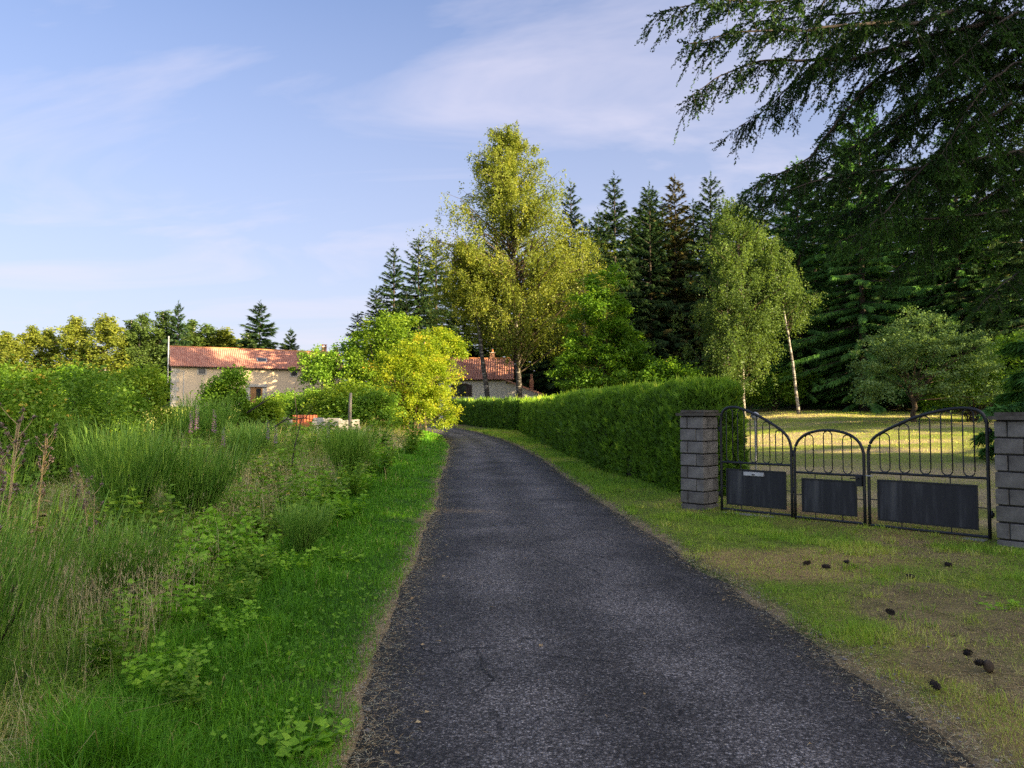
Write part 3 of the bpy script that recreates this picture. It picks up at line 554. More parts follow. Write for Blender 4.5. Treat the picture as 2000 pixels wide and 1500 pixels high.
lit = g.build('needle_litter', M['straw'], p1); lit['kind'] = 'stuff'

# ------------------------------------------------------------------ gate: two leaves and a wicket, in the plane of the pillars
G0 = np.array([3.41, 12.20])
def oval(g, xc, z0, z1, w, r=.0085):
    rr = w / 2; a = np.linspace(0, math.pi, 9)
    pts = [(xc + rr * math.cos(t), z1 - rr + rr * math.sin(t)) for t in a] + [(xc - rr * math.cos(t), z0 + rr - rr * math.sin(t)) for t in a]
    pts.append(pts[0]); pts.append(pts[1]); g.tube([(x, 0, z) for x, z in pts], r, 8)
def leaf(name, label, s0, W, top, ovals, panel, mid, bars, extra=None):
    base = G0 + GD * s0; e = thing(name, label, 'gate', (base[0], base[1], float(T(*base)) + .0), GA); e.rotation_euler[2] = GA
    tp = np.array(top, float); u = np.linspace(0, 1, 60); tt = np.linspace(0, 1, len(tp))
    # smooth top rail through its control points (Catmull-Rom)
    P = np.concatenate([[2 * tp[0] - tp[1]], tp, [2 * tp[-1] - tp[-2]]]); pts = []
    for i in range(1, len(P) - 2):
        for f in np.linspace(0, 1, 7)[:-1]:
            p0, p1_, p2_, p3 = P[i - 1:i + 3]; pts.append(.5 * ((2 * p1_) + (p2_ - p0) * f + (2 * p0 - 5 * p1_ + 4 * p2_ - p3) * f * f + (-p0 + 3 * p1_ - 3 * p2_ + p3) * f ** 3))
    pts.append(tp[-1]); pts = np.array(pts)
    fr = Geo(); loop = [(0, .035)] + [(0, z) for z in (.4, .8, tp[0][1] - .06)] + [tuple(p) for p in pts] + [(W, tp[-1][1] - .06), (W, .8), (W, .4), (W, .035)]
    fr.tube([(x, 0, z) for x, z in loop], .021, 10, cap=True); fr.build('outer_frame', M['iron'], e)
    for nm, z, rr in (('middle_rail', mid, .018), ('bottom_rail', .065, .018)):
        b = Geo(); b.tube([(.012, 0, z), (W * .5, 0, z - .002), (W - .012, 0, z)], rr, 10); b.build(nm, M['iron'], e)
    topf = lambda x: np.interp(x, pts[:, 0], pts[:, 1])
    for xc, w_ in ovals:
        b = Geo(); oval(b, xc, mid + .014, min(topf(xc - w_ * .2), topf(xc + w_ * .2)) - .012, w_); b.build('oval_bar', M['iron'], e)
    x0, x1, za, zb = panel; pn = Geo(); pn.box(((x0 + x1) / 2, 0, (za + zb) / 2), (x1 - x0 - .02, .006, zb - za - .02)); po = pn.build('panel', M['panel'], e, True)
    f = Geo()
    for c_, s_ in ((((x0 + x1) / 2, 0, za), (x1 - x0 + .018, .024, .018)), (((x0 + x1) / 2, 0, zb), (x1 - x0 + .018, .024, .018)), ((x0, 0, (za + zb) / 2), (.018, .024, zb - za - .018)), ((x1, 0, (za + zb) / 2), (.018, .024, zb - za - .018))): f.box(c_, s_)
    f.build('panel_frame', M['iron'], po, True)
    for xa, xb, z_a, z_b in bars + [(x0 + (x1 - x0) * k, x0 + (x1 - x0) * k, a_, b_) for k in (.25, .75) for a_, b_ in ((zb + .009, mid - .012), (.08, za - .009))] + [(.018, x0 - .009, (za + zb) * .5, (za + zb) * .5), (x1 + .009, W - .018, (za + zb) * .5, (za + zb) * .5)]:
        b = Geo(); b.tube([(xa, 0, z_a), (xb, 0, z_b)], .0075, 6); b.build('spacer', M['iron'], e)
    return e, po
W1, W2, W3 = 1.20, 1.02, 1.46
l1, po1 = leaf('gate_leaf', 'black tubular gate leaf with letter flap, curving down from the hedge pillar', 0.02, W1,
     [(0, 1.52), (.035, 1.63), (.12, 1.70), (.26, 1.71), (.42, 1.67), (.62, 1.59), (.82, 1.49), (1.0, 1.38), (1.10, 1.30), (1.165, 1.21), (1.20, 1.08)],
     [(.155, .115), (.36, .115), (.58, .115), (.795, .115), (1.005, .115)], (.10, 1.10, .15, .71), .82, [])
g = Geo(); g.box((.58, -.014, .655), (.34, .022, .058)); fl = g.build('letter_flap', M['steel'], po1, True)
g = Geo(); g.box((.58, -.028, .645), (.05, .012, .014)); g.build('flap_pull', M['iron'], po1, True)
l2, po2 = leaf('wicket_gate', 'small black arched wicket gate between the two larger leaves', 1.27, W2,
     [(0, 1.04), (.025, 1.14), (.085, 1.235), (.20, 1.315), (.36, 1.36), (.51, 1.372), (.66, 1.36), (.82, 1.315), (.935, 1.235), (.995, 1.14), (1.02, 1.04)],
     [(.23, .125), (.51, .125), (.79, .125)], (.115, .905, .16, .645), .735, [])
g = Geo(); g.box((.955, -.012, .66), (.085, .05, .15)); g.build('lock_box', M['iron'], l2, True)
g = Geo(); g.tube([(.955, -.035, .70), (.955, -.075, .70), (.90, -.085, .70), (.86, -.085, .695)], .008, 8, cap=True); g.build('lock_handle', M['iron'], l2)
l3, po3 = leaf('gate_leaf', 'wide black tubular gate leaf with speckled panel, rising to the frame-edge pillar', 2.355, W3,
     [(0, 1.10), (.035, 1.22), (.11, 1.31), (.26, 1.40), (.46, 1.50), (.68, 1.59), (.92, 1.655), (1.14, 1.69), (1.30, 1.68), (1.41, 1.62), (1.46, 1.50)],
     [(.22, .13), (.475, .13), (.735, .13), (.995, .13), (1.25, .13)], (.12, 1.33, .15, .70), .80, [])
for le, x, zs in ((l1, 1.228, (.45, 1.0)), (l1, -.03, (.3, 1.35)), (l3, W3 + .03, (.35, 1.4))):
    for z in zs:
        g = Geo(); g.tube([(x, 0, z - .045), (x, 0, z + .045)], .014, 8, cap=True); g.box((x - .0, 0, z), (.055, .012, .05)); g.build('hinge', M['iron'], le, False)
g = Geo(); g.tube([(-.04, -.0, .745), (-.015, -.03, .75), (.025, -.03, .75), (.045, 0, .752)], .007, 6); g.build('latch', M['steel'], l3)
g = Geo(); mid_ = G0 + GD * 1.92; g.box((0, 0, -.03), (3.7, .20, .085), jit=.004); th = g.build('gate_threshold', M['concrete'], None, True)
th.location = (mid_[0], mid_[1], float(T(*mid_)) + .012); th.rotation_euler = (-.0, .006, GA); tag(th, 'pale concrete threshold strip under the closed gate', 'threshold')

# ------------------------------------------------------------------ houses
def tiled_slope(g, x0, x1, v0, z0, v1, z1, tw=.22, rows=12, seed=1):
    """half-round tiles in stepped rows on a slope running up from (v0,z0) to (v1,z1)."""
    r = np.random.default_rng(seed); nc = int((x1 - x0) / tw); tw = (x1 - x0) / nc; a = np.linspace(0, 2 * math.pi, 7)[:-1]
    prof = np.array([[0, 0], [.14, .055], [.34, .085], [.54, .055], [.68, 0], [.84, -.02], [1, 0]]); slope = np.array([v1 - v0, z1 - z0]); ln = np.hypot(*slope); sl_ = slope / ln; nn = np.array([-sl_[1], sl_[0]])
    for rI in range(rows):
        a0, a1 = rI / rows - .012, (rI + 1) / rows + .01; lo, hi = .045, .005
        xs = (x0 + (np.arange(nc)[:, None] + prof[None, :, 0]) * tw).ravel(); hs = np.tile(prof[:, 1], nc); k = len(xs)
        row = []
        for f, lift in ((a0, lo), (a1, hi)):
            v = v0 + slope[0] * f + nn[0] * (hs + lift); z = z0 + slope[1] * f + nn[1] * (hs + lift); row.append(np.stack([xs, v, z], 1))
        row.append(row[0] - np.array([0, nn[0], nn[1]]) * .05)
        V = np.concatenate(row); i = np.arange(k - 1); i = i[(i % 7) != 6]
        q = np.concatenate([np.stack([i, i + 1, k + i + 1, k + i], 1), np.stack([2 * k + i, 2 * k + i + 1, i + 1, i], 1)])
        ti = np.tile(np.repeat(r.uniform(0, 1, nc), 7), 3); g.add(V, q, None, ti)
def poly(g, pts, tint=.5):
    n_ = len(pts); g.add(pts, [[0, 1, 2, 3]] if n_ == 4 else None, None if n_ == 4 else [[0, i, i + 1] for i in range(1, n_ - 1)], tint)
def window(e, x, z, w_, h_, frame_m='wood', surround=None, y=0.0, panes=1):
    g = Geo(); b = .05; y1 = y - .03
    for c_, s_ in (((x, y1, z + h_ / 2 - b / 2), (w_, .06, b)), ((x, y1, z - h_ / 2 + b / 2), (w_, .06, b)), ((x - w_ / 2 + b / 2, y1, z), (b, .06, h_ - 2 * b)), ((x + w_ / 2 - b / 2, y1, z), (b, .06, h_ - 2 * b))): g.box(c_, s_)
    if panes == 2: g.box((x, y1, z), (b, .06, h_ - 2 * b))
    f = g.build('window', M[frame_m], e, True); g = Geo(); g.box((x, y - .012, z), (w_ - 2 * b, .012, h_ - 2 * b)); g.build('pane', M['glass'], f, True)
    if surround:
        g = Geo(); s = .17; y2 = y - .012
        for c_, s_ in (((x, y2, z + h_ / 2 + s / 2), (w_ + 2 * s, .028, s)), ((x, y2 - .02, z - h_ / 2 - s * .35), (w_ + 2 * s, .07, s * .7)), ((x - w_ / 2 - s / 2, y2, z), (s, .028, h_)), ((x + w_ / 2 + s / 2, y2, z), (s, .028, h_))): g.box(c_, s_)
        g.build('stone_surround', M[surround], f, True)
def gable_house(e, Lx, D, he, hr, wall, ov=.35, rows=12, seed=1, tw=.22, oe=.2):
    g = Geo(); m_ = D / 2
    g.add([[0, 0, -1], [Lx, 0, -1], [Lx, D, -1], [0, D, -1], [0, 0, he], [Lx, 0, he], [Lx, D, he], [0, D, he], [0, m_, hr - .12], [Lx, m_, hr - .12]],
          [[0, 1, 5, 4], [2, 3, 7, 6]], [[0, 4, 8], [0, 8, 3], [3, 8, 7], [1, 9, 5], [1, 2, 9], [2, 6, 9]]); g.build('wall', M[wall], e, True)
    sl_ = (hr - he) / m_; g = Geo()
    tiled_slope(g, -oe, Lx + oe, -ov, he - sl_ * ov, m_, hr, tw, rows, seed); tiled_slope(g, -oe, Lx + oe, D + ov, he - sl_ * ov, m_, hr, tw, rows, seed + 1)
    rf = g.build('roof', M['tile'], e, False)
    g = Geo()
    for s_ in (-1, 1):
        v0 = m_ + s_ * (m_ + ov); g.add([[-oe, v0, he - sl_ * ov - .03], [Lx + oe, v0, he - sl_ * ov - .03], [Lx + oe, m_, hr - .03], [-oe, m_, hr - .03], [-oe, v0, he - sl_ * ov - .13], [Lx + oe, v0, he - sl_ * ov - .13], [Lx + oe, m_, hr - .13], [-oe, m_, hr - .13]],
          [[0, 1, 2, 3], [4, 7, 6, 5], [0, 4, 5, 1], [0, 3, 7, 4], [1, 5, 6, 2]])
    g.build('roof_boards', M['dark_wood'], rf, True)
    g = Geo(); nr = int((Lx + 2 * oe) / .4)
    for i in range(nr):
        xa = -oe + i * .4; a = np.linspace(-.2, math.pi + .2, 8); rr0, rr1 = .15, .135
        v = [[xa, m_ - rr0 * math.cos(t), hr + .0 + rr0 * math.sin(t)] for t in a] + [[xa + .42, m_ - rr1 * math.cos(t), hr + rr1 * math.sin(t)] for t in a]
        g.add(v, [[j, j + 1, 8 + j + 1, 8 + j] for j in range(7)])
    g.build('ridge_tiles', M['ridge'], rf, False)
    g = Geo(); a = np.linspace(math.pi, 2 * math.pi, 7); vv = [[x, -ov - .03 + .07 * math.cos(t), he - sl_ * ov - .03 + .07 * math.sin(t)] for x in (-oe, Lx + oe) for t in a]
    g.add(vv, [[j, j + 1, 8 + j, 7 + j] for j in range(6)]); g.add(np.array(vv) + [0, 0, .006], [[j + 1, j, 7 + j, 8 + j] for j in range(6)]); g.build('gutter', M['gutter'], e)
    return rf
def chimney(rf, x, y, z0, z1, w_=.55, pot=False):
    g = Geo(); g.box((x, y, (z0 + z1) / 2), (w_, w_, z1 - z0)); c = g.build('chimney', M['brick'], rf, True)
    g = Geo(); g.box((x, y, z1 + .04), (w_ + .14, w_ + .14, .075)); g.build('chimney_cap', M['stone'], c, True)
    if pot:
        g = Geo(); zz = [z1 + .078, z1 + .13, z1 + .32, z1 + .36, z1 + .40, z1 + .44]; g.tube([(x, y, q_) for q_ in zz], [.15, .13, .10, .16, .15, .05], 10, cap=True); g.build('chimney_pot', M['ridge'], c)
    else:
        g = Geo()
        for sx in (-1, 1):
            for sy in (-1, 1): g.box((x + sx * w_ * .38, y + sy * w_ * .38, z1 + .175), (.1, .1, .19))
        g.box((x, y, z1 + .30), (w_ + .1, w_ + .1, .06)); g.build('chimney_hood', M['ridge'], c, True)
hx, hy = -38.6, 84.0; ha = math.atan2(8, 17); hz = 2.9
e = thing('farmhouse', 'long ochre farmhouse under a red tiled roof behind the meadow', 'house', (hx, hy, hz), ha)
rf = gable_house(e, 19.5, 8.0, 4.75, 7.05, 'plaster', .42, 13, 3)
window(e, 3.2, 4.0, .68, .56, 'dark_wood', 'stone'); window(e, 13.5, 4.0, .68, .56, 'dark_wood', 'stone')
g = Geo(); g.box((9.2, -.02, 1.05), (1.35, .05, 2.5)); dr_ = g.build('door', M['wood'], e, True)
g = Geo(); g.box((9.42, -.055, 1.15), (.52, .02, 1.9)); g.build('pane', M['glass'], dr_, True); g = Geo(); g.box((8.98, -.05, .6), (.25, .012, .8)); g.build('door_panel', M['wood'], dr_, True)
g = Geo(); g.box((9.2, -.12, 2.47), (2.3, .26, .32), jit=.04); g.box((8.25, -.05, .9), (.5, .10, 2.7), jit=.03); g.box((10.15, -.05, .9), (.5, .10, 2.7), jit=.03); g.build('stone_surround', M['stone'], dr_, True)
for k in range(9):
    g = Geo(); g.box((.28 if k % 2 else .40, -.02, -.2 + k * .52), (.56 if k % 2 else .8, .06, .5), jit=.015); g.build('quoin', M['stone'], e, True)
g = Geo(); g.tube([(-.02, -.40, 4.2), (-.02, -.12, 3.9), (-.02, -.12, -.5)], .055, 8); g.build('downpipe', M['zinc'], e)
g = Geo(); g.tube([(1.3, -.06, 3.95), (1.3, -.06, -.5)], .04, 8); g.tube([(.3, -.06, 3.98), (1.3, -.06, 3.96)], .035, 8); g.build('downpipe', M['white'], e)
g = Geo(); g.tube([(-.35, .1, 2.5), (-.35, .1, 7.9)], .07, 8, cap=True); g.build('vent_pole', M['white'], e)
for x in (9.9, 16.3):
    g = Geo(); v0, zb0 = 1.3, 4.75 + 1.3 * 2.3 / 4; ang = math.atan2(2.3, 4); c_, s_ = math.cos(ang), math.sin(ang); Rm = np.array([[1, 0, 0], [0, c_, -s_], [0, s_, c_]])
    g.box((x, v0, zb0 + .12), (1.15, .95, .10), Rm); sk = g.build('skylight', M['zinc'], rf, True); g = Geo(); g.box((x, v0 - .03, zb0 + .178), (.95, .75, .012), Rm); g.build('pane', M['glass'], sk, True)
chimney(rf, 17.9, 4.4, 6.3, 7.75); chimney(rf, 19.2, 3.2, 6.0, 7.35, .45)

e = thing('white_house', 'white rendered house with terracotta roof half hidden behind the hedge and birches', 'house', (-7.3, 74.0, 1.45), 0.0)
rf = gable_house(e, 7.3, 6.6, 4.15, 6.25, 'whitewall', .38, 10, 7, .24)
window(e, 2.25, 2.8, 1.0, 1.15, 'dark_wood', None, panes=2)
for s_ in (-.78, .78):
    g = Geo(); g.box((2.25 + s_, -.045, 2.8), (.5, .045, 1.2)); g.build('shutter', M['dark_wood'], e, True)
g = Geo(); g.box((2.25, -.06, 3.45), (1.25, .12, .13)); g.build('lintel', M['dark_wood'], e, True)
chimney(rf, 5.25, 3.3, 5.9, 6.85, .5, True)
# lean-to on the side, its roof falling away to the side
g = Geo(); poly(g, [[7.3, .002, -1], [10.35, .002, -1], [10.35, .002, 2.5], [7.3, .002, 3.72]]); poly(g, [[10.35, .002, -1], [10.35, 5.5, -1], [10.35, 5.5, 2.5], [10.35, .002, 2.5]]); g.build('lean_to_wall', M['whitewall'], e, True)
g = Geo(); dz = (2.36 - 3.98) / (10.75 - 6.55)
for z_off, nm in ((0, 0),):
    x0_, x1_, y0_, y1_ = 6.55, 10.75, -.45, 5.8; za, zb = 3.98, 2.36
    v = [[x0_, y0_, za], [x1_, y0_, zb], [x1_, y1_, zb], [x0_, y1_, za], [x0_, y0_, za - .17], [x1_, y0_, zb - .17], [x1_, y1_, zb - .17], [x0_, y1_, za - .17]]
    g.add(v, [[0, 1, 2, 3], [4, 7, 6, 5], [0, 4, 5, 1], [1, 5, 6, 2], [2, 6, 7, 3], [3, 7, 4, 0]])
lr = g.build('lean_to_roof', M['tile'], e, True)
g = Geo(); g.box((6.75, -.30, 3.60), (.14, .6, .16)); g.build('beam', M['dark_wood'], e, True)
g = Geo(); g.box((9.3, 1.5, 3.35), (.42, .42, 1.1)); g.tube([(9.3, 1.5, q_) for q_ in (3.9, 4.1, 4.35, 4.5, 4.56)], [.19, .15, .12, .17, .06], 10, cap=True); g.build('chimney', M['brick'], lr, True)

# grey boarded post at the far end of the dark hedge
g = Geo()
for k in range(3): g.box((k * .17, 0, .6), (.15, .04, 1.5 + .06 * k), jit=.01)
g.box((.17, .04, 1.0), (.55, .04, .09)); po = g.build('board_fence', M['grey_wood'], None, True); po.location = gz(-5.35, 58.5, -.1); tag(po, 'short grey board fence at the far tip of the dark hedge', 'fence')

# ------------------------------------------------------------------ trees
S1 = spruce('spruce_tree', 'tall pointed spruce right behind the big birch, its tip over the round tree', 25.0, 4.6, 7500, gz(10.9, 78), seed=1, jag=.35, power=.78, hang=.25)
S2 = spruce('spruce_tree', 'dark ragged spruce between the pointed spruce and the golden fir', 23.5, 4.5, 6800, gz(15.0, 80), seed=2, jag=.5, power=.68, hang=.2)
S3 = spruce('fir_tree', 'golden brown fir lit by the low sun among dark spruces', 25.0, 4.0, 6800, gz(18.2, 82), mat='fir_gold', seed=3, jag=.5, power=.66, hang=.0)
def sp(src, label, px, d, topy, rz=None, group=None, wid=1.0, x=None):
    base_h = {S1: 25.5, S2: 24.0, S3: 25.5}[src]
    x = (px - 1000) / 1450 * d if x is None else x; gzv = gz(x, d); top = at(px, topy, d)[2]; s = (top - gzv[2]) / base_h
    o_ = dup(src, label, gzv, R(0, 6.28) if rz is None else rz, (s * wid * R(.85, 1.15), s * wid * R(.85, 1.15), s), group); o_.rotation_euler[0] = R(-.025, .025); o_.rotation_euler[1] = R(-.025, .025); return o_
sp(S1, 'slim dark spruce just past the birch crown, alone against the sky', 1122, 82, 352, wid=.85)
sp(S2, 'leaning-edged spruce with see-through top, beside the pale lawn birches', 1387, 80, 342)
sp(S1, 'short spruce tip peeping between the two pointed spruces', 1168, 92, 402, wid=.9)
sp(S2, 'spruce crowded close against the golden fir', 1272, 84, 357, wid=.9)
sp(S1, 'spruce showing only its tip above the pale lawn birches', 1447, 86, 368)
sp(S1, 'leftmost thin spruce of the dark clump left of the birch', 768, 80, 476, wid=.9)
sp(S2, 'broad dark spruce in the clump left of the birch', 815, 83, 460, wid=1.1)
sp(S1, 'dark spruce tucked against the left flank of the birch', 852, 86, 455, wid=1.1)
sp(S2, 'low wide spruce at the foot of the clump left of the birch', 790, 76, 560, wid=1.3)
sp(S2, 'dark spruce behind the round green tree', 1235, 94, 420, wid=1.1); sp(S1, 'dark spruce filling the gap below the golden fir', 1330, 92, 420, wid=1.2)
for px, d, ty, lab in ((905, 92, 520, 'dark spruce behind the lower weeping birch'), (960, 95, 540, 'dark spruce hidden behind the towering birch'), (1015, 93, 500, 'dark spruce behind the white house and the towering birch'), (1065, 90, 480, 'dark spruce showing through the edge of the towering birch'), (700, 88, 610, 'low spruce behind the domed light green shrub')): sp(S1 if px % 2 else S2, lab, px, d, ty, wid=1.5)
_w = 'first,second,third,fourth,fifth,sixth,seventh,eighth,ninth,tenth,eleventh,twelfth,thirteenth,fourteenth,fifteenth,sixteenth,last'.split(','); WO = dict(zip(sorted((1495, 1545, 1600, 1400, 1480, 1540, 1590, 1660, 1640, 1720, 1800, 1860, 1930, 1985, 1760, 1900, 2040)), _w))
for px, d, ty, lab in ((1095, 88, 470, 'dark spruce half hidden by the birch crown, beside the slim one'), (1145, 95, 430, 'dim spruce in the rear row beside the slim dark one'), (1190, 97, 410, 'dim rear spruce left of the tall pointed one'), (1250, 98, 395, 'dim rear spruce right of the tall pointed one'), (1300, 99, 390, 'dim rear spruce left of the golden fir'), (1355, 98, 390, 'dim rear spruce right of the golden fir'), (1420, 96, 395, 'dim rear spruce behind the see-through topped one'), (735, 84, 560, 'small spruce at the outer edge of the clump left of the birch')): sp(S2 if (px // 5) % 2 else S1, lab, px, d, ty, wid=1.35)
for px, d, ty in ((1495, 78, 372), (1545, 84, 360), (1600, 70, 330), (1400, 95, 440), (1480, 92, 420), (1540, 74, 440), (1590, 82, 420), (1660, 62, 262), (1640, 76, 380), (1720, 70, 330), (1800, 62, 300), (1860, 56, 330), (1930, 52, 300), (1985, 60, 260), (1760, 80, 360), (1900, 74, 330), (2040, 46, 200)):
    sp(S1 if (px // 20) % 2 else S2, 'dark spruce in the wood behind the lawn, ' + WO[px] + ' counted from the hedge side', px, d, ty, group='spruces in the wood behind the lawn', wid=1.15)
B1 = spruce('spruce_tree', 'huge dark spruce with drooping boughs at the back of the lawn', 23, 4.4, 15000, gz(25.6, 54), mat='spruce_near', base=.05, seed=5, fs=.46, hang=.8, power=.62, jag=.55, fan=FAN5)
dup(B1, 'dark spruce sweeping its boughs down beside the leaning white birch trunk', gz(22.6, 58), 2.1, .85)
dup(B1, 'tall dark spruce at the lawn edge behind the grey-green tree', gz(31.5, 52), 4.0, .95)
spruce('fir_tree', 'low young dark fir beside the frame-edge pillar', 5.0, 1.7, 5500, gz(14.6, 19.6), mat='spruce_near', base=.10, seed=9, fs=.42, hang=.2, power=.6, jag=.3)
# spruces of the same wood standing beside the lawn
k = 0
for x, y, s in ((21, -27, .9), (25, -22, 1.0), (20.5, -18, .9), (26, -14.5, 1.0), (21.5, -11, .95), (27, -8, 1.05), (22, -4.5, .9), (28, -1.5, 1.05), (23, 2, .95), (28.5, 5, 1.0), (23.5, 8, .95), (30.5, 9.5, 1.0), (33, -6, 1.1), (34, 3, 1.1), (35, 26, .9), (38, 31, .9), (42, 22, .9), (31.5, -14, 1.0)):
    dup((S1, S2)[k % 2], 'dark spruce beside the lawn', gz(x, y), R(0, 6.28), (s * 1.15, s * 1.15, s * .70), 'spruces beside the lawn'); k += 1

birch('birch_tree', 'towering weeping birch in yellow evening light above the lane', 26.2,
      [(.15, 4.6), (.25, 6.6), (.4, 8.0), (.52, 8.2), (.62, 7.8), (.70, 6.2), (.78, 4.8), (.88, 3.4), (.95, 2.2), (1.0, 1.1)], 400, gz(.8, 63.5), .155, 'birch', 21, .26, (-1.3, 0), .33, 19, 18)
birch('birch_tree', 'lower weeping birch with a crooked trunk in front of the white house', 15.5, [(.25, 1.8), (.45, 3.9), (.7, 3.8), (.9, 2.2), (1, .8)], 95, gz(-1.75, 61.5), .145, 'birch', 22, .23, (-2.6, .6), .62, 18, 20, strand_len=(.5, 1.6))
birch('birch_tree', 'yellow birch peeping out behind the round green tree', 17.0, [(.2, 3.0), (.5, 3.8), (.75, 3.0), (1, .8)], 100, gz(6.6, 69), .16, 'birch', 23, .2, (0, 0), .25, 16, 14)
BL = birch('birch_tree', 'tallest pale birch in the group at the back of the lawn', 15.6, [(.15, 2.8), (.3, 4.0), (.5, 4.2), (.7, 3.3), (.85, 2.0), (1, .6)], 150, gz(15.9, 51.0), .13, 'birch_cool', 24, .125, (-.4, 0), .26, 19, 17, strand_len=(.5, 1.5))
birch('birch_tree', 'slim birch with a bare leaning white trunk on the lawn', 12.5, [(.45, .5), (.6, 1.9), (.8, 1.6), (1, .4)], 60, gz(19.3, 50.0), .115, 'birch_cool', 25, .10, (-2.0, .2), .55, 14, 15, strand_len=(.5, 1.3))
birch('birch_tree', 'small birch nearest the hedge in the lawn group', 10.8, [(.1, 1.7), (.3, 2.6), (.6, 2.4), (.85, 1.4), (1, .4)], 75, gz(14.4, 50.0), .115, 'birch_cool', 26, .095, (.3, 0), .26, 18, 15, strand_len=(.5, 1.3))
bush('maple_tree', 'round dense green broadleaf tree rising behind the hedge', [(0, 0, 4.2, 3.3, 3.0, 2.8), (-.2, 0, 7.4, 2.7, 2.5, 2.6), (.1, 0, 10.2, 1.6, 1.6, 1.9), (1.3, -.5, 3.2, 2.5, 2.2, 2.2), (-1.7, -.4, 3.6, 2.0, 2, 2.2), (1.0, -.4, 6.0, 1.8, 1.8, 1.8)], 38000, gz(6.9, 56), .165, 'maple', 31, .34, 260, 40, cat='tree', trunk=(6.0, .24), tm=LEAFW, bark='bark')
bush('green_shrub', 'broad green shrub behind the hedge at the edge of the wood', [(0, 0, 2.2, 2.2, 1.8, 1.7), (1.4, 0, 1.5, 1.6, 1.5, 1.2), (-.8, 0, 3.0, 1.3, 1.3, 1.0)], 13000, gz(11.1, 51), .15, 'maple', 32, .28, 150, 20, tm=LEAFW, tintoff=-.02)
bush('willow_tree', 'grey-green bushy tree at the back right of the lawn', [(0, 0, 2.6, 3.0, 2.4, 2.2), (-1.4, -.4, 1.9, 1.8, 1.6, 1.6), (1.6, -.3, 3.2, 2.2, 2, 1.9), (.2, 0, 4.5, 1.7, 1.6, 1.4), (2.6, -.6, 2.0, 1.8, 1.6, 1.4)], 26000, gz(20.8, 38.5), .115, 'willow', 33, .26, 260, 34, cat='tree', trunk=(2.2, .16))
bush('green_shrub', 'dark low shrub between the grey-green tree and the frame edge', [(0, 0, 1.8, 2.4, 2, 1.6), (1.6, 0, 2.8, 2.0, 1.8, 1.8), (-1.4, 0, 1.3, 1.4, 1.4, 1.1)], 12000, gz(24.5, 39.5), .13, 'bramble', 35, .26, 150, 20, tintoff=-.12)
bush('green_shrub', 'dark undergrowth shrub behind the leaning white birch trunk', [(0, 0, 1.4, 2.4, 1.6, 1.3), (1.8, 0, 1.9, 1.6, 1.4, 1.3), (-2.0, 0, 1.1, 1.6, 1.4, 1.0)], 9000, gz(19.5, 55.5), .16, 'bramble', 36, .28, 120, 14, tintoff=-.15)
# far wood across the meadow
def far(px, d, topy, kind, label, wid=None):
    wid = wid or (1.0 if kind == 's' else 1.55)
    x = (px - 1000) / 1450 * d; gzv = gz(x, d); top = at(px, topy, d)[2]; h = top - gzv[2]
    src, hh = FAR[kind]; return dup(src, label, gzv, R(0, 6.28), (h / hh * wid, h / hh * wid, h / hh), 'trees of the far wood')
x_ = (140 - 1000) / 1450 * 102
F1 = birch('birch_tree', 'sunlit yellow birch in the far wood, rounder of the two tall ones', 12.2, [(.1, 1.8), (.3, 2.6), (.6, 2.4), (.85, 1.3), (1, .5)], 150, gz(x_, 102), .24, 'birch', 41, .14, (.3, 0), .16, 8, 11, strand_len=(.5, 1.6), group='trees of the far wood'); F1.scale = (1.5, 1.5, 1)
F2 = birch('birch_tree', 'slim green birch standing highest in the far wood left of the farmhouse', 13.0, [(.15, 1.5), (.4, 2.0), (.7, 1.5), (1, .4)], 130, gz((265 - 1000) / 1450 * 104, 104), .22, 'birch_cool', 42, .12, (.4, 0), .2, 8, 11, strand_len=(.4, 1.2), group='trees of the far wood'); F2.scale = (1.4, 1.4, 1)
F3 = spruce('spruce_tree', 'dark full spruce behind the farmhouse roof', 13.6, 4.4, 5200, gz((505 - 1000) / 1450 * 101, 101), seed=43, fs=.8, group='trees of the far wood')
FAR = {'b': (F1, 12.3), 'g': (F2, 13.1), 's': (F3, 14.0)}
for a in ((-60, 104, 640, 'b', 'yellow far birch cut by the frame edge'), (12, 100, 648, 'b', 'low yellow tree in the corner of the far wood'), (55, 103, 634, 'b', 'sunlit tree of the far wood with a pale bare stem'),
          (95, 106, 640, 'b', 'small sunlit tree filling between taller yellow birches'), (205, 101, 612, 'b', 'sunlit yellow birch with a forked tip in the far wood'), (240, 106, 618, 'g', 'green birch next to the forked yellow birch', 1.8),
          (302, 104, 600, 'g', 'feathery green birch beside the small far spruce', 1.7), (345, 103, 590, 's', 'narrow small spruce above the farmhouse end', .62), (376, 106, 618, 'g', 'green tree just beyond the narrow far spruce', 1.9),
          (408, 108, 632, 'g', 'bushy green tree above the farmhouse ridge', 2.3), (440, 107, 640, 'b', 'low green tree left of the dark full spruce', 2.2), (470, 108, 645, 'g', 'green tree half behind the dark full spruce', 2.2),
          (566, 103, 641, 's', 'little spruce standing alone over the farmhouse ridge', .8), (170, 108, 640, 'g', 'green tree between the two tall yellow birches', 1.3), (320, 109, 640, 'g', 'dim green tree behind the farmhouse gable', 1.4), (20, 110, 645, 'g', 'dim green tree in the rear of the far wood', 1.4)):
    far(*a)
FB = bush('green_shrub', 'dark understorey shrub at the edge of the far wood', [(0, 0, 1.6, 2.6, 1.8, 1.6), (1.5, 0, 2.3, 1.5, 1.3, 1.3)], 5000, gz(-63, 96), .27, 'maple', 44, .4, 70, 10, group='understorey of the far wood')
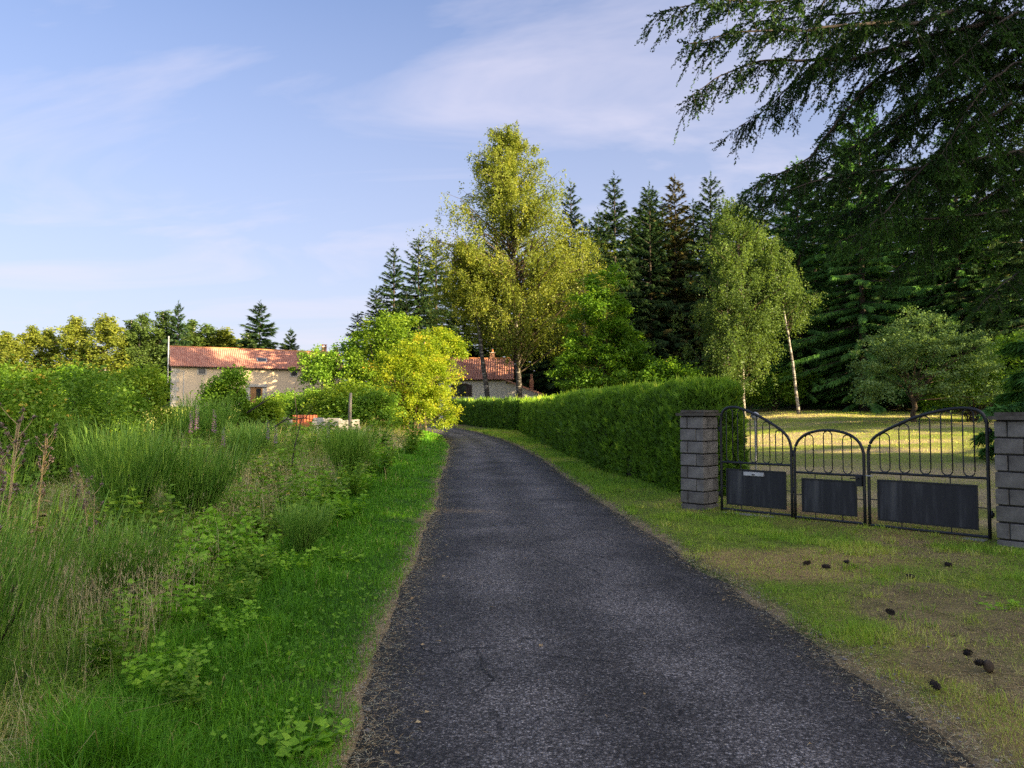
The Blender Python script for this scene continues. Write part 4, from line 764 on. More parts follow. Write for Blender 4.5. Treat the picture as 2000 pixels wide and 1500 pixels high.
UO = {-40: 'cut off by the frame edge', 20: 'lowest near the frame edge', 100: 'beneath the small sunlit trees', 165: 'between the two tall yellow birches', 225: 'under the forked yellow birch', 285: 'under the slim green birches', 330: 'against the farmhouse gable', 390: 'behind the farmhouse ridge near its end', 450: 'behind the ridge by the dark full spruce'}
for px, d, s in ((20, 95, 1.2), (100, 98, 1.1), (165, 95, 1.3), (225, 97, 1.1), (285, 96, 1.2), (330, 99, 1.0), (-40, 94, 1.2), (390, 103, 1.5), (450, 104, 1.4)):
    dup(FB, 'dark understorey shrub of the far wood, ' + UO[px], gz((px - 1000) / 1450 * d, d), R(0, 6), s, 'understorey of the far wood')

# ------------------------------------------------------------------ shrubs by the lane and in the meadow
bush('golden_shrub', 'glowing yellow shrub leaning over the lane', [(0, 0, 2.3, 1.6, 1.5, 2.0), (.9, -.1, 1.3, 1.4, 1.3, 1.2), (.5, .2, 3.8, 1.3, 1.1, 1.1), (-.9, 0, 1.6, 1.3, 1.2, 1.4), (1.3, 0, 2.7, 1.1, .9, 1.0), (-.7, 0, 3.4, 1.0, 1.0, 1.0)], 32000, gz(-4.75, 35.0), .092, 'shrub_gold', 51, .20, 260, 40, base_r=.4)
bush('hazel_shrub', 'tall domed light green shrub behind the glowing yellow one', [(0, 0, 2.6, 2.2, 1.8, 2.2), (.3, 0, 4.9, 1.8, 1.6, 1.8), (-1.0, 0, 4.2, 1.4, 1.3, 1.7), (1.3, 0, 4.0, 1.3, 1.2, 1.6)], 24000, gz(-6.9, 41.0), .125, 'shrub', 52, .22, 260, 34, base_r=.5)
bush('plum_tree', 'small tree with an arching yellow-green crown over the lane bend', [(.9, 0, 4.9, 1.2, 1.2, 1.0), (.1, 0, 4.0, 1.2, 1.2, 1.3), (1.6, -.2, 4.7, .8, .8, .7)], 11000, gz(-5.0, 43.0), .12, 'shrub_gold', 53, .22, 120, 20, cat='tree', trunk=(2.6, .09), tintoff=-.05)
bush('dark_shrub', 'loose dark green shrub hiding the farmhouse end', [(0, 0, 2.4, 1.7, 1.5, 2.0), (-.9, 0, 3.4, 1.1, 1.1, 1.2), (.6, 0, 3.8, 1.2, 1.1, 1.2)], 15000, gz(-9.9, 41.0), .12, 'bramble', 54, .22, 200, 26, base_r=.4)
for i, (px, d, ty, wd, lab) in enumerate(((545, 36, 768, 1.2, 'low shrub under the farmhouse door'), (610, 34, 762, 1.2, 'low bramble shrub left of the weathered post'), (665, 33, 742, 1.4, 'pale topped elder shrub behind the weathered post'), (725, 32, 760, 1.2, 'dim low shrub at the foot of the glowing yellow shrub'),
        (440, 29, 716, .85, 'tall dark sapling in front of the farmhouse wall'), (250, 22, 708, 1.15, 'bright rounded willow shrub in the meadow'), (112, 14, 708, 1.25, 'broad bramble mound with red-tipped leaves'), (15, 12, 712, .9, 'light green shrub at the photo edge above the thistles'), (510, 30, 778, .9, 'small bush beneath the farmhouse door'), (200, 17, 752, .9, 'low green bramble between broom clumps'))):
    x = (px - 1000) / 1450 * d; b_ = gz(x, d); h = at(px, ty, d)[2] - b_[2]
    bush('leafy_shrub', lab, [(0, 0, h * .42, wd, wd, h * .40), (wd * .3, 0, h * .68, wd * .7, wd * .7, h * .28), (-wd * .5, 0, h * .5, wd * .6, wd * .6, h * .32)], 12000, b_, .040 + .0020 * d, 'bramble' if i % 3 != 2 else 'shrub', 60 + i, .04 + .13 * wd, 170, 20, base_r=.3, group='shrubs scattered in the meadow', tintoff=(.02, .0, .12, -.05, -.05, .15, .05, .15, .05, .05)[i])

def broom(name, label, h, n, loc, spread=.55, seed=0, w=.009, lean=(0, 0), tint=.45, group='broom clumps in the meadow', rz=0):
    r = np.random.default_rng(seed); e = thing(name, label, 'broom', loc, rz, group); g_ = Geo(); st = Geo()
    for m_ in range(9):
        a = r.uniform(0, 6.28); u = np.linspace(0, 1, 5)[:, None]; tip = np.array([math.cos(a) * spread * h * .4 + lean[0] * h * .5, math.sin(a) * spread * h * .4 + lean[1] * h * .5, h * .55]); st.tube(u * tip * np.array([1, 1, 1]), np.linspace(.016, .005, 5), 4)
    a = r.uniform(0, 6.28, n); rr = np.sqrt(r.random(n)) * spread * h; f = r.random(n) ** .8 * .86
    p = np.stack([np.cos(a) * rr * f + lean[0] * h * f, np.sin(a) * rr * f + lean[1] * h * f, h * f * r.uniform(.75, 1.0, n)], 1)
    L_ = h * r.uniform(.14, .42, n) * (1.1 - .5 * f); global rng
    keep = rng; rng = r; hd = np.arctan2(p[:, 1] + lean[1] * 2, p[:, 0] + lean[0] * 2) + r.normal(0, .6, n)
    blades(g_, p, L_, np.full(n, w), np.clip(.25 + .5 * rr / (spread * h) + r.normal(0, .15, n), 0, 1.0), np.clip(tint + .25 * f + r.normal(0, .16, n), 0, 1), hd, True); rng = keep
    st.build('woody_stems', M['twig'], e); g_.build('green_twigs', M['broom'], e); return e
broom('broom_shrub', 'large dark broom leaning in at the lower photo edge', 1.35, 2300, gz(-2.85, 3.75), .6, 71, .0055, (.12, 0), .4)
BR = broom('broom_shrub', 'upright broom clump in the middle of the meadow, tallest of the near ones', 1.7, 2300, gz(-4.75, 9.2), .5, 72, .010, (0, 0), .45)
BR2 = broom('broom_shrub', 'spreading broom clump beside the tallest near one', 1.4, 2200, gz(-4.25, 9.9), .58, 73, .011, (.1, 0), .4)
BR3 = broom('broom_shrub', 'bushy round broom beside the mown verge', 1.4, 2400, gz(-3.35, 15.2), .5, 74, .012, (.05, -.1), .5)
for (x, y, s, src, lab) in ((-8.4, 20.5, 1.25, BR, 'dark broom clump before the farmhouse wall'), (-10.2, 23, 1.2, BR2, 'wide broom clump under the farmhouse window'), (-6.3, 12.5, 1.0, BR2, 'broom clump beyond the tallest near one'), (-7.6, 12, 1.05, BR, 'broom clump below the broad bramble mound'),
                            (-5.2, 7.0, .85, BR, 'broom clump behind the brown thistles'), (-3.1, 5.9, .62, BR2, 'small broom with dark stems in the near grass'), (-2.35, 8.3, .5, BR2, 'little dark-stemmed broom near the verge'), (-9.4, 15.5, 1.1, BR2, 'broom clump at the back of the meadow'), (-6.2, 17.5, 1.05, BR3, 'rounded broom clump below the farmhouse door'), (-11.5, 13.5, 1.1, BR, 'broom clump near the photo edge'), (-4.7, 21, .8, BR3, 'low broom near the stone slabs')):
    dup(src, lab, gz(x, y), R(0, 6.28), s, 'broom clumps in the meadow')

def weed(name, label, h, nst, leaf, loc, seed, mat='weed', spread=.3, group='leafy weeds in the meadow', per=9):
    r = np.random.default_rng(seed); e = thing(name, label, 'plant', loc, r.uniform(0, 6), group); st = Geo(); P, D, Sz, Ti = [], [], [], []
    for i in range(nst):
        a = r.uniform(0, 6.28); rad = spread * math.sqrt(r.random()); hh = h * r.uniform(.6, 1.05); u = np.linspace(0, 1, 6)
        q = np.stack([np.cos(a) * rad * (.4 + .9 * u ** 1.4), np.sin(a) * rad * (.4 + .9 * u ** 1.4), hh * u], 1); st.tube(q, np.linspace(.0045, .002, 6), 3)
        for k_ in range(per):
            f = .22 + .78 * (k_ + r.random()) / per; p = np.array([np.interp(f, u, q[:, c]) for c in range(3)])
            for s_ in (0, 1):
                b = k_ * 1.57 + s_ * math.pi + r.uniform(-.4, .4); P.append(p); D.append([math.cos(b), math.sin(b), r.uniform(-.25, .45)]); Sz.append(leaf * (1.15 - .55 * f) * r.uniform(.75, 1.25)); Ti.append(.35 + .35 * f + r.normal(0, .12))
    g_ = Geo(); n_ = len(P); g_.inst(LEAFW, np.array(P), frames(np.array(D), r.normal(0, .35, n_)), np.array(Sz), np.clip(Ti, 0, 1))
    st.build('stems', M['broom'], e); g_.build('leaves', M[mat], e); return e
WA = weed('leafy_weed', 'bright leafy raspberry patch low in the near meadow', .62, 16, .12, gz(-2.9, 6.6), 81, spread=.42)
WB = weed('leafy_weed', 'dark leafy stalks beside the mown verge', .85, 16, .11, gz(-2.55, 9.4), 82, 'bramble', spread=.35)
WC = weed('leafy_weed', 'broad heart-shaped leaves at the bottom of the photo', .19, 12, .078, gz(-1.0, 3.62), 83, spread=.2, per=3)
wl = [(-6.4, 26, 1.75, WB), (-7.2, 26.5, 1.7, WA), (-8.0, 27.0, 1.65, WB), (-6.0, 25.2, 1.6, WA), (-5.4, 23.5, 1.5, WB), (-7.4, 24.5, 1.6, WA), (-2.0, 4.3, .55, WA), (-2.5, 4.6, .6, WB), (-1.95, 5.4, .5, WA), (-2.55, 5.5, .7, WA), (-3.1, 6.2, .7, WB), (-2.35, 6.9, .6, WB), (-2.6, 7.6, .75, WA), (-1.75, 4.0, .4, WB), (-2.2, 7.4, .5, WA), (-3.6, 9.2, .9, WA), (-4.6, 8.2, .9, WB), (-5.2, 10.2, 1.0, WA), (-3.0, 9.2, .8, WB), (-2.5, 11.2, .8, WA), (-2.9, 13.6, .9, WB), (-3.5, 7.3, .9, WA), (-3.9, 8.1, 1.0, WB), (-3.2, 8.2, .95, WA), (-2.75, 10.4, 1.0, WA), (-3.3, 10.9, 1.05, WB), (-4.1, 11.2, 1.1, WA), (-2.9, 12.0, 1.0, WB), (-3.6, 13.2, 1.1, WA), (-4.6, 14.2, 1.2, WB), (-5.6, 11.6, 1.2, WA), (-5.0, 16.2, 1.3, WA), (-3.1, 17.2, 1.2, WB), (-6.8, 15.3, 1.4, WB), (-7.8, 18.6, 1.4, WA),
      (-5.6, 20, 1.4, WB), (-3.7, 20.5, 1.3, WA), (-8.6, 11, 1.2, WA), (-2.2, 6.0, .5, WB), (-3.05, 14.6, .9, WA), (-6.4, 9.6, 1.1, WB), (-9.6, 19, 1.5, WA), (-4.4, 25, 1.5, WB), (-6.6, 24, 1.6, WA), (-8.6, 27, 1.6, WB), (-3.9, 29, 1.4, WB), (-11, 17, 1.4, WB), (-5.8, 28, 1.5, WA), (-3.3, 24.5, 1.2, WB)]
ORD = 'nearest,second nearest,third nearest,fourth nearest,fifth nearest,sixth nearest,seventh nearest,eighth nearest,ninth nearest,tenth nearest,eleventh nearest,twelfth nearest,thirteenth nearest,fourteenth nearest,fifteenth nearest,sixteenth nearest,seventeenth nearest,eighteenth nearest,nineteenth nearest,twentieth nearest'.split(',')
wl.sort(key=lambda a: math.hypot(a[0], a[1]))
for i, (x, y, s, src) in enumerate(wl): dup(src, ('leafy weed clump in the meadow grass, ' + ORD[i] + ' to the camera') if i < 20 else 'leafy weed clump deep in the meadow, beyond the near ones', gz(x, y), R(0, 6), s, 'leafy weeds in the meadow')
dup(WC, 'cluster of rounded mallow leaves in the verge grass', gz(-1.85, 8.0), 1.0, 1.3, 'leafy weeds in the meadow'); dup(WC, 'pair of pale broad leaves in the near grass', gz(-2.05, 4.9), 2.0, .9, 'leafy weeds in the meadow'); dup(WC, 'creeping dark leaves at the frame edge on the gate side', gz(4.0, 6.15, -.05), 2.0, .9, 'leafy weeds in the meadow')

def thistle(name, label, h, loc, seed, group='brown thistles going to seed'):
    r = np.random.default_rng(seed); e = thing(name, label, 'thistle', loc, 0, group); st = Geo(); hd = Geo(); P = []
    for i in range(3):
        a = r.uniform(0, 6.28); u = np.linspace(0, 1, 6); q = np.stack([np.cos(a) * .1 * h * u ** 2, np.sin(a) * .1 * h * u ** 2, h * u * r.uniform(.85, 1)], 1); st.tube(q, np.linspace(.008, .004, 6), 4)
        for k_ in range(9):
            f = r.uniform(.6, 1); p = np.array([np.interp(f, u, q[:, c]) for c in range(3)]); b = r.uniform(0, 6.28); t_ = p + np.array([math.cos(b) * .10, math.sin(b) * .10, .12]) * r.uniform(.5, 1.3); st.tube([p, (p + t_) / 2 + [0, 0, -.01], t_], [.004, .003, .002], 3); P.append(t_)
        for k_ in range(7):
            f = r.uniform(.1, .6); p = np.array([np.interp(f, u, q[:, c]) for c in range(3)]); b = r.uniform(0, 6.28); st.inst(LEAF, p[None], frames(np.array([[math.cos(b), math.sin(b), -.2]])), .13, .3)
    P = np.array(P); n_ = len(P) * 14; pp = np.repeat(P, 14, 0); hd.inst(LEAF, pp, frames(r.normal(0, 1, (n_, 3)) + [0, 0, .5]), r.uniform(.022, .042, n_), r.random(n_))
    st.build('stalks', M['panicle'], e); hd.build('flower_heads', M['thistle'], e)['kind'] = 'stuff'; return e
TH = thistle('thistle', 'tallest brown thistle at the photo edge above the dark broom', 1.6, gz(-3.6, 5.3), 91)
for x, y, s, lab in ((-3.45, 4.95, .85, 'brown thistle just in front of the tallest one'), (-3.3, 5.9, .72, 'thin brown thistle with a bare dark stalk'), (-4.4, 6.9, .9, 'brown thistle behind the tallest one')): dup(TH, lab, gz(x, y), R(0, 6), s, 'brown thistles going to seed')
def fireweed(label, h, loc, seed):
    r = np.random.default_rng(seed); e = thing('fireweed', label, 'flower', loc, 0, 'pink fireweed spikes'); st = Geo(); fl_ = Geo(); lf = Geo()
    st.tube([(0, 0, 0), (.02, 0, h * .5), (.03, .01, h)], [.007, .006, .002], 4); n_ = 90; f = r.uniform(.68, 1, n_); b = r.uniform(0, 6.28, n_)
    fl_.inst(LEAFW, np.stack([.03 + np.cos(b) * .02, np.sin(b) * .02, f * h], 1), frames(np.stack([np.cos(b), np.sin(b), 0 * b + .3], 1)), .075 * (1.3 - f) * 1.25, r.random(n_))
    n_ = 40; f = r.uniform(.15, .7, n_); b = r.uniform(0, 6.28, n_); lf.inst(LEAF, np.stack([.02 + 0 * b, 0 * b, f * h], 1), frames(np.stack([np.cos(b), np.sin(b), 0 * b + .2], 1)), .13, r.uniform(.3, .8, n_))
    st.build('stem', M['broom'], e); lf.build('leaves', M['bramble'], e); fl_.build('petals', M['pink'], e)['kind'] = 'stuff'; return e
FW = fireweed('tallest pink fireweed spike in front of the farmhouse wall', 1.75, gz(-6.9, 16.2), 95)
for x, y, s, lab in ((-7.15, 16.5, .93, 'pink fireweed spike beside the tallest one'), (-6.55, 16.3, .95, 'thin pink fireweed spike just off the tallest one'), (-5.6, 17, .8, 'low pink fireweed near the dead branch'), (-5.1, 16, .76, 'faded fireweed spike among dry grass'), (-6.0, 15.5, .74, 'short fireweed below the tallest spikes'), (-4.3, 17.5, .8, 'mauve fireweed in front of the orange sheet')): dup(FW, lab, gz(x, y), R(0, 6), s, 'pink fireweed spikes')

# things lying in the meadow
def heap(name, label, cat, loc, sx, sy, sz, mat, seed):
    r = np.random.default_rng(seed); u, v = np.meshgrid(np.linspace(-1, 1, 22), np.linspace(-1, 1, 14)); rr = np.maximum(np.abs(u), np.abs(v)); z = sz * (1 - rr ** 12) * (.85 + .3 * fbm(u, v, 2.6, seed)) + (fbm(u, v, 5, seed) - .5) * .1
    g_ = Geo(); ii = np.arange(u.size).reshape(u.shape); g_.add(np.stack([u * sx + (fbm(u, v, 2, seed + 4) - .5) * .2, v * sy, z], 2).reshape(-1, 3), np.stack([ii[:-1, :-1], ii[:-1, 1:], ii[1:, 1:], ii[1:, :-1]], 2).reshape(-1, 4)); o = g_.build(name, M[mat]); o.location = loc; return tag(o, label, cat)
heap('tarpaulin', 'dark grey sheet over a pile next to the orange panel', 'tarpaulin', gz(-9.9, 30.5, 0), 1.1, .6, 1.05, 'stonegrey', 5)
g = Geo(); u = np.linspace(0, .95, 39); zc_ = [0.0, 1.42]; v = [[x, .03 * math.sin(x * 2 * math.pi / .12), z] for z in zc_ for x in u]; v += [[x, y + .012, z] for x, y, z in v]; k = len(u)
g.add(v, [[j, j + 1, k + j + 1, k + j] for j in range(k - 1)] + [[2 * k + j + 1, 2 * k + j, 3 * k + j, 3 * k + j + 1] for j in range(k - 1)] + [[k + j, k + j + 1, 3 * k + j + 1, 3 * k + j] for j in range(k - 1)])
o = g.build('corrugated_sheet', M['orange']); o.location = gz(-8.75, 29.6, -.16); o.rotation_euler = (-.1, 0, .12); tag(o, 'orange corrugated sheet standing in the weeds of the meadow', 'sheet')
for i, (x, y, z, sx, sy, sz_, ry, lab) in enumerate(((-7.35, 29.4, .50, 1.1, .5, 1.30, .05, 'wider pile of pale stones next to the orange sheet'), (-6.35, 29.2, .46, .85, .5, 1.22, -.08, 'smaller pile of pale stones by the weathered post'))):
    g = Geo(); nl = 4
    for j in range(nl): g.box((R(-.06, .06), R(-.05, .05), -sz_ / 2 + (j + .5) * sz_ / nl), (sx * R(.85, 1.05), sy, sz_ / nl * .94), jit=.035)
    o = g.build('stone_pile', M['stone'], None, True); o.location = gz(x, y, z); o.rotation_euler = (0, ry, R(-.2, .2)); tag(o, lab, 'stone')
g = Geo(); g.tube([(0, 0, -.3), (.02, 0, .7), (.0, .01, 1.45), (.03, 0, 2.15)], [.075, .07, .065, .05], 8, cap=True); o = g.build('wooden_post', M['grey_wood']); o.location = gz(-6.2, 28.4); tag(o, 'weathered grey wooden post standing by the pale stone slabs', 'post')
for loc, pts, rad, lab in ((gz(-5.9, 18.2), [(0, 0, 1.15), (.35, 0, 1.38), (.8, .1, 1.42), (1.1, .1, 1.36)], .022, 'bent dark dead branch lying over the weeds'), (gz(-4.55, 15.3), [(0, 0, .3), (.08, 0, .9), (.2, .05, 1.45), (.33, 0, 1.85)], .016, 'dark dead stick poking up from the dry grass'),
                           (gz(-7.5, 21), [(0, 0, 1.5), (.35, 0, 1.72), (.75, 0, 1.98)], .028, 'short dark dead branch near the fireweed'), (gz(-7.0, 24), [(0, 0, .3), (.05, 0, 1.4), (-.05, 0, 2.2), (.2, 0, 3.0)], .016, 'bare pale sapling twig before the farmhouse door')):
    g = Geo(); g.tube(pts, np.linspace(rad, rad * .35, len(pts)), 6, cap=True)
    for k_ in range(1, len(pts) - 1): p = np.array(pts[k_]); g.tube([p, p + [.12, .05, .16], p + [.17, .1, .32]], [rad * .5, rad * .35, rad * .15], 4)
    o = g.build('dead_branch', M['bark']); o.location = loc; tag(o, lab, 'branch')
# pine cones and stones by the gate
def cone_mesh(seed):
    r = np.random.default_rng(seed); g_ = Geo(); k_ = 60; i = np.arange(k_); a = i * 2.4; f = i / k_; rr = .033 * np.sin(np.pi * (.12 + .82 * f)) ** .8
    u = np.linspace(0, 1, 7); g_.tube(np.stack([u * .10 - .05, 0 * u, 0 * u], 1), .026 * np.sin(np.pi * (.1 + .84 * u)), 7, cap=True)
    p = np.stack([f * .10 - .05, np.cos(a) * rr * .7, np.sin(a) * rr * .7], 1); d = np.stack([0 * a + .7, np.cos(a), np.sin(a)], 1); g_.inst(LEAFW, p, frames(d), .022, .5); me = g_.mesh('pine_cone'); me.materials.append(M['cone']); return me
CM = [cone_mesh(1), cone_mesh(2)]
for px, py, lab in ((1570, 1110, 'pine cone on the grass, the one nearest the lane'), (1607, 1117, 'long pine cone lying in the grass below the wicket gate'), (1647, 1108, 'upright dark pine cone on the grass below the wicket gate'), (1843, 1113, 'dark pine cone in the grass below the wide gate leaf'), (1770, 1137, 'pine cone on bare earth before the wide gate leaf'), (1731, 1207, 'pine cone alone on the bare brown earth'), (1897, 1307, 'pine cone beside the brown stone near the frame edge'), (1876, 1288, 'reddish old pine cone next to the brown stone'), (1812, 1352, 'pine cone in the needle litter at the lane edge')):
    d = 1.6 * 1450 / (py - 815); x = (px - 1000) / 1450 * d; o = link('pine_cone', CM[px % 2]); o.location = (x, d, float(T(x, d)) + .07); o.rotation_euler = (R(0, 6), R(-.3, .3), R(0, 6)); o.scale = (.8, .62, .62); tag(o, lab, 'pine cone', 'fallen pine cones')
g = Geo(); st_ = np.linspace(0, math.pi, 7); g.tube([(0, 0, -.045 * math.cos(t)) for t in st_], [.055 * math.sin(t) + .002 for t in st_], 9); o = g.build('stone', M['twig']); o.location = (2.98, 4.72, .045); o.scale = (.7, .7, .7); o.rotation_euler = (1.2, .4, .8); tag(o, 'smooth brown stone on the bare earth by the lane', 'stone')
# garden lamp behind the gate
lx, ly = 5.3, 16.2; e = thing('garden_lamp', 'small pale globe garden lamp standing on the lawn behind the gate', 'lamp', gz(lx, ly)); g = Geo(); g.tube([(0, 0, -.1), (0, 0, 1.42)], .02, 8); g.build('pole', M['zinc'], e)
g = Geo(); a = np.linspace(0, math.pi, 9); g.tube([(0, 0, 1.5 - .09 * math.cos(t)) for t in a], [.09 * math.sin(t) + .002 for t in a], 12); g.build('globe', M['white'], e)

# ------------------------------------------------------------------ foreground spruce overhanging from beyond the gate
fx, fy = 9.4, 12.2
e = thing('spruce_tree', 'near spruce hanging dark drooping boughs across the top corner', 'tree', gz(fx, fy)); o0 = np.array(e.location)
tg = Geo(); zt = np.linspace(-.3, 19, 10); tg.tube(np.stack([0 * zt, 0 * zt, zt], 1), np.interp(zt, [0, 19], [.34, .06]), 10); bw = Geo(); nd = Geo(); r = np.random.default_rng(123)
BRS = [[(1944, 41, 11.2), (1812, 71, 10.8), (1662, 116, 10.4), (1587, 116, 10.2), (1482, 120, 9.9), (1400, 150, 9.7), (1352, 185, 9.6)],
       [(1950, 85, 11.6), (1812, 101, 11.3), (1700, 161, 11), (1644, 225, 10.8), (1587, 304, 10.6), (1510, 350, 10.4), (1462, 372, 10.3)],
       [(1960, 300, 11.5), (1850, 326, 11), (1700, 334, 10.6), (1606, 349, 10.4), (1540, 372, 10.2), (1500, 385, 10.1)],
       [(1900, 10, 10.8), (1797, 45, 10.4), (1692, 45, 10), (1560, 60, 9.6), (1440, 62, 9.3), (1345, 85, 9.1)],
       [(1850, -80, 10.6), (1650, -20, 10), (1500, 5, 9.6), (1380, 0, 9.2), (1292, 22, 9)],
       [(1950, 175, 11.8), (1850, 200, 11.6), (1760, 260, 11.4), (1680, 330, 11.2), (1590, 395, 11)],
       [(1980, 410, 12), (1900, 420, 11.7), (1780, 430, 11.4), (1700, 450, 11.2), (1640, 470, 11)],
       [(1990, 530, 12.4), (1955, 556, 12.0), (1910, 604, 11.8)],
       [(1980, 240, 12.5), (1900, 270, 12.4), (1780, 340, 12.2), (1680, 410, 12), (1570, 440, 11.9)],
       [(1980, 350, 12.6), (1900, 400, 12.3), (1800, 480, 12), (1735, 545, 11.8)], [(1980, -20, 12.4), (1900, 50, 12.5), (1760, 140, 12.5), (1650, 190, 12.4)],
       [(1950, -60, 11.5), (1850, -10, 11.2), (1740, 20, 11), (1610, 30, 10.6), (1480, 40, 10.2)],
       [(1960, 130, 13), (1860, 150, 13.2), (1760, 200, 13.3), (1700, 260, 13.3)], [(1990, 300, 13.2), (1900, 330, 13.3), (1820, 390, 13.4), (1760, 450, 13.4)], 
       [(1960, 60, 12), (1860, 130, 11.6), (1760, 230, 11.3), (1660, 290, 11), (1560, 330, 10.8), (1490, 345, 10.7)], [(1980, 200, 11.2), (1880, 260, 10.9), (1800, 330, 10.6), (1740, 400, 10.4), (1700, 440, 10.3)],
       [(1900, -70, 12), (1780, 0, 11.8), (1660, 70, 11.5), (1560, 150, 11.2), (1500, 210, 11), (1440, 250, 10.9)], [(1985, 120, 10.8), (1930, 160, 10.5), (1880, 230, 10.3), (1840, 300, 10.2)], [(1990, 20, 10.6), (1930, 60, 10.4), (1870, 120, 10.2), (1800, 170, 10.1)]]
tw_p, tw_d, tw_s, tw_t = [], [], [], []
for bi, pth in enumerate(BRS):
    ct_ = r.normal(0, .10) + (.16 if bi in (6, 9, 12, 15) else 0); q = np.array([at(*c) for c in pth]) - o0; root = np.array([0, 0, q[0, 2] - .1 + .25 * (bi % 3)]); q = np.concatenate([[root], q]); seg = np.concatenate([[0], np.cumsum(np.linalg.norm(np.diff(q, axis=0), axis=1))]); Ln = seg[-1]
    s = np.linspace(0, Ln, int(Ln / .13)); Q = np.stack([np.interp(s, seg, q[:, c]) for c in range(3)], 1); Q[2:-1] += r.normal(0, .012, Q[2:-1].shape); k = len(s)
    ker = np.array([.2, .6, .2]); Q[1:-1] = .25 * Q[:-2] + .5 * Q[1:-1] + .25 * Q[2:]
    bw.tube(Q, np.interp(s, [0, Ln], [.0075 * Ln, .005]), 6); dirs = nrm(np.gradient(Q, axis=0))
    for i in range(3, k):
        if s[i] < .25 * Ln and r.random() < .4: continue
        for sd_ in (-1, 1):
            if r.random() < .12: continue
            lat = nrm(np.cross(dirs[i], [0, 0, 1.])) * sd_; ll = (.28 + .75 * (1 - s[i] / Ln) ** .7 * min(1, s[i] / 1.2 + .3)) * r.uniform(.45, 1.2)
            d0 = nrm(dirs[i] * r.uniform(.3, .9) + lat * r.uniform(.4, 1.1) + np.array([0, 0, r.uniform(-.8, .25)])); u = np.linspace(0, 1, 6)[:, None]
            sub = Q[i] + d0 * u * ll + np.array([0, 0, -1.]) * (u ** 1.7) * ll * r.uniform(.1, .8); bw.tube(sub, np.linspace(.006, .0025, 6), 3)
            nt_ = int(ll / .028); uu = np.sort(r.random(nt_)); P = np.stack([np.interp(uu, u[:, 0], sub[:, c]) for c in range(3)], 1); dd = nrm(np.gradient(sub, axis=0))[np.minimum((uu * 5).astype(int), 5)]
            lat2 = nrm(np.cross(dd, [0, 0, 1.])) * r.choice([-1, 1], nt_)[:, None]
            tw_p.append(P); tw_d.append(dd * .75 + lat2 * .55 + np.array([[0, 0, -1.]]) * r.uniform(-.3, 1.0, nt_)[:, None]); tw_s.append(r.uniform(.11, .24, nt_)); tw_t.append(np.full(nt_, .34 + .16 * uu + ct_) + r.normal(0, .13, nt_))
            tw_p.append(sub[-1:]); tw_d.append(dd[-1:] if nt_ else d0[None]); tw_s.append(np.array([.2])); tw_t.append(np.array([.6]))
tw_p, tw_d, tw_s, tw_t = map(np.concatenate, (tw_p, tw_d, tw_s, tw_t)); n = len(tw_p); print('near spruce twigs', n)
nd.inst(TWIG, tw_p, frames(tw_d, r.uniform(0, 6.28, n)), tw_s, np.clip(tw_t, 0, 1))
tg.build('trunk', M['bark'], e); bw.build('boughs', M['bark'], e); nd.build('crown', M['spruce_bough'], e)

# ------------------------------------------------------------------ grass and litter (nobody could count it)
def polar(n, r0, r1, pw=1.4, a0=-38, a1=38):
    th_ = np.radians(R(a0, a1, n)); k = 2 - pw; rr = (r0 ** k + rng.random(n) * (r1 ** k - r0 ** k)) ** (1 / k); return np.sin(th_) * rr, np.cos(th_) * rr, rr
def gpos(x, y):
    i = np.maximum(XL(y) - x, x - XR(y)); return np.stack([x, y, T(x, y) + (fbm(x, y, .8, 2) - .5) * .10 * sstep(0, .8, i) + .03 * sstep(0, .35, i) - .015], 1)
def vergew(y): return np.interp(y, [0, 3, 5, 8, 14, 25, 40], [1.3, 1.2, 1.35, 1.6, 1.9, 1.6, 1.0])
x, y, rr = polar(420000, 2.6, 48, 1.6, -38, 1); d = XL(y) - x; wv = vergew(y) * (.85 + .4 * fbm(x, y, .7, 50)); keep = (d > .0) & (d < wv) & (rng.random(len(x)) < sstep(-.05, .13, d)) & (rng.random(len(x)) > .75 * sstep(.58, .72, fbm(x, y, 3.1, 57))); x, y, rr, d, wv = (a[keep] for a in (x, y, rr, d, wv)); n = len(x); print('verge', n)
pt = fbm(x, y, 1.6, 51); g = Geo(); near = np.clip(1 - rr / 9, 0, 1)
h = (.05 + .10 * sstep(.05, .9, d / wv) + .10 * sstep(.4, 1, d / wv) * near + .10 * (pt - .4).clip(0) + .22 * sstep(.62, .8, fbm(x, y, 2.3, 55)) * sstep(.25, .7, d / wv)) * R(.5, 1.4, n)
tint = np.clip(.42 + .6 * (pt - .5) + rng.normal(0, .14, n) + np.where(rng.random(n) < .05, .45, 0) - .1 * near + .3 * np.exp(-d / .10), 0, 1)
blades(g, gpos(x, y), h, np.maximum(.0045, .00085 * rr) * R(.7, 1.3, n), np.clip(R(.15, 1.0, n), 0, 1), tint, None, True)
o = g.build('verge_grass', M['grass']); tag(o, 'short bright green grass on the lane verge below the meadow', 'grass', kind='stuff')
x, y, rr = polar(420000, 2.8, 60, 1.45, -39, 3); d = XL(y) - x; wv = vergew(y); keep = (d > wv * .8) & (rng.random(len(x)) < sstep(.8, 1.15, d / wv)) & (x > -34); x, y, rr, d, wv = (a[keep] for a in (x, y, rr, d, wv)); n = len(x)
if n > 100000: s = rng.choice(n, 100000, replace=False); x, y, rr, d, wv = (a[s] for a in (x, y, rr, d, wv)); n = len(x)
print('meadow', n); pt = fbm(x, y, .7, 60); dp = sstep(.46, .60, fbm(x, y, .55, 61)); g = Geo()
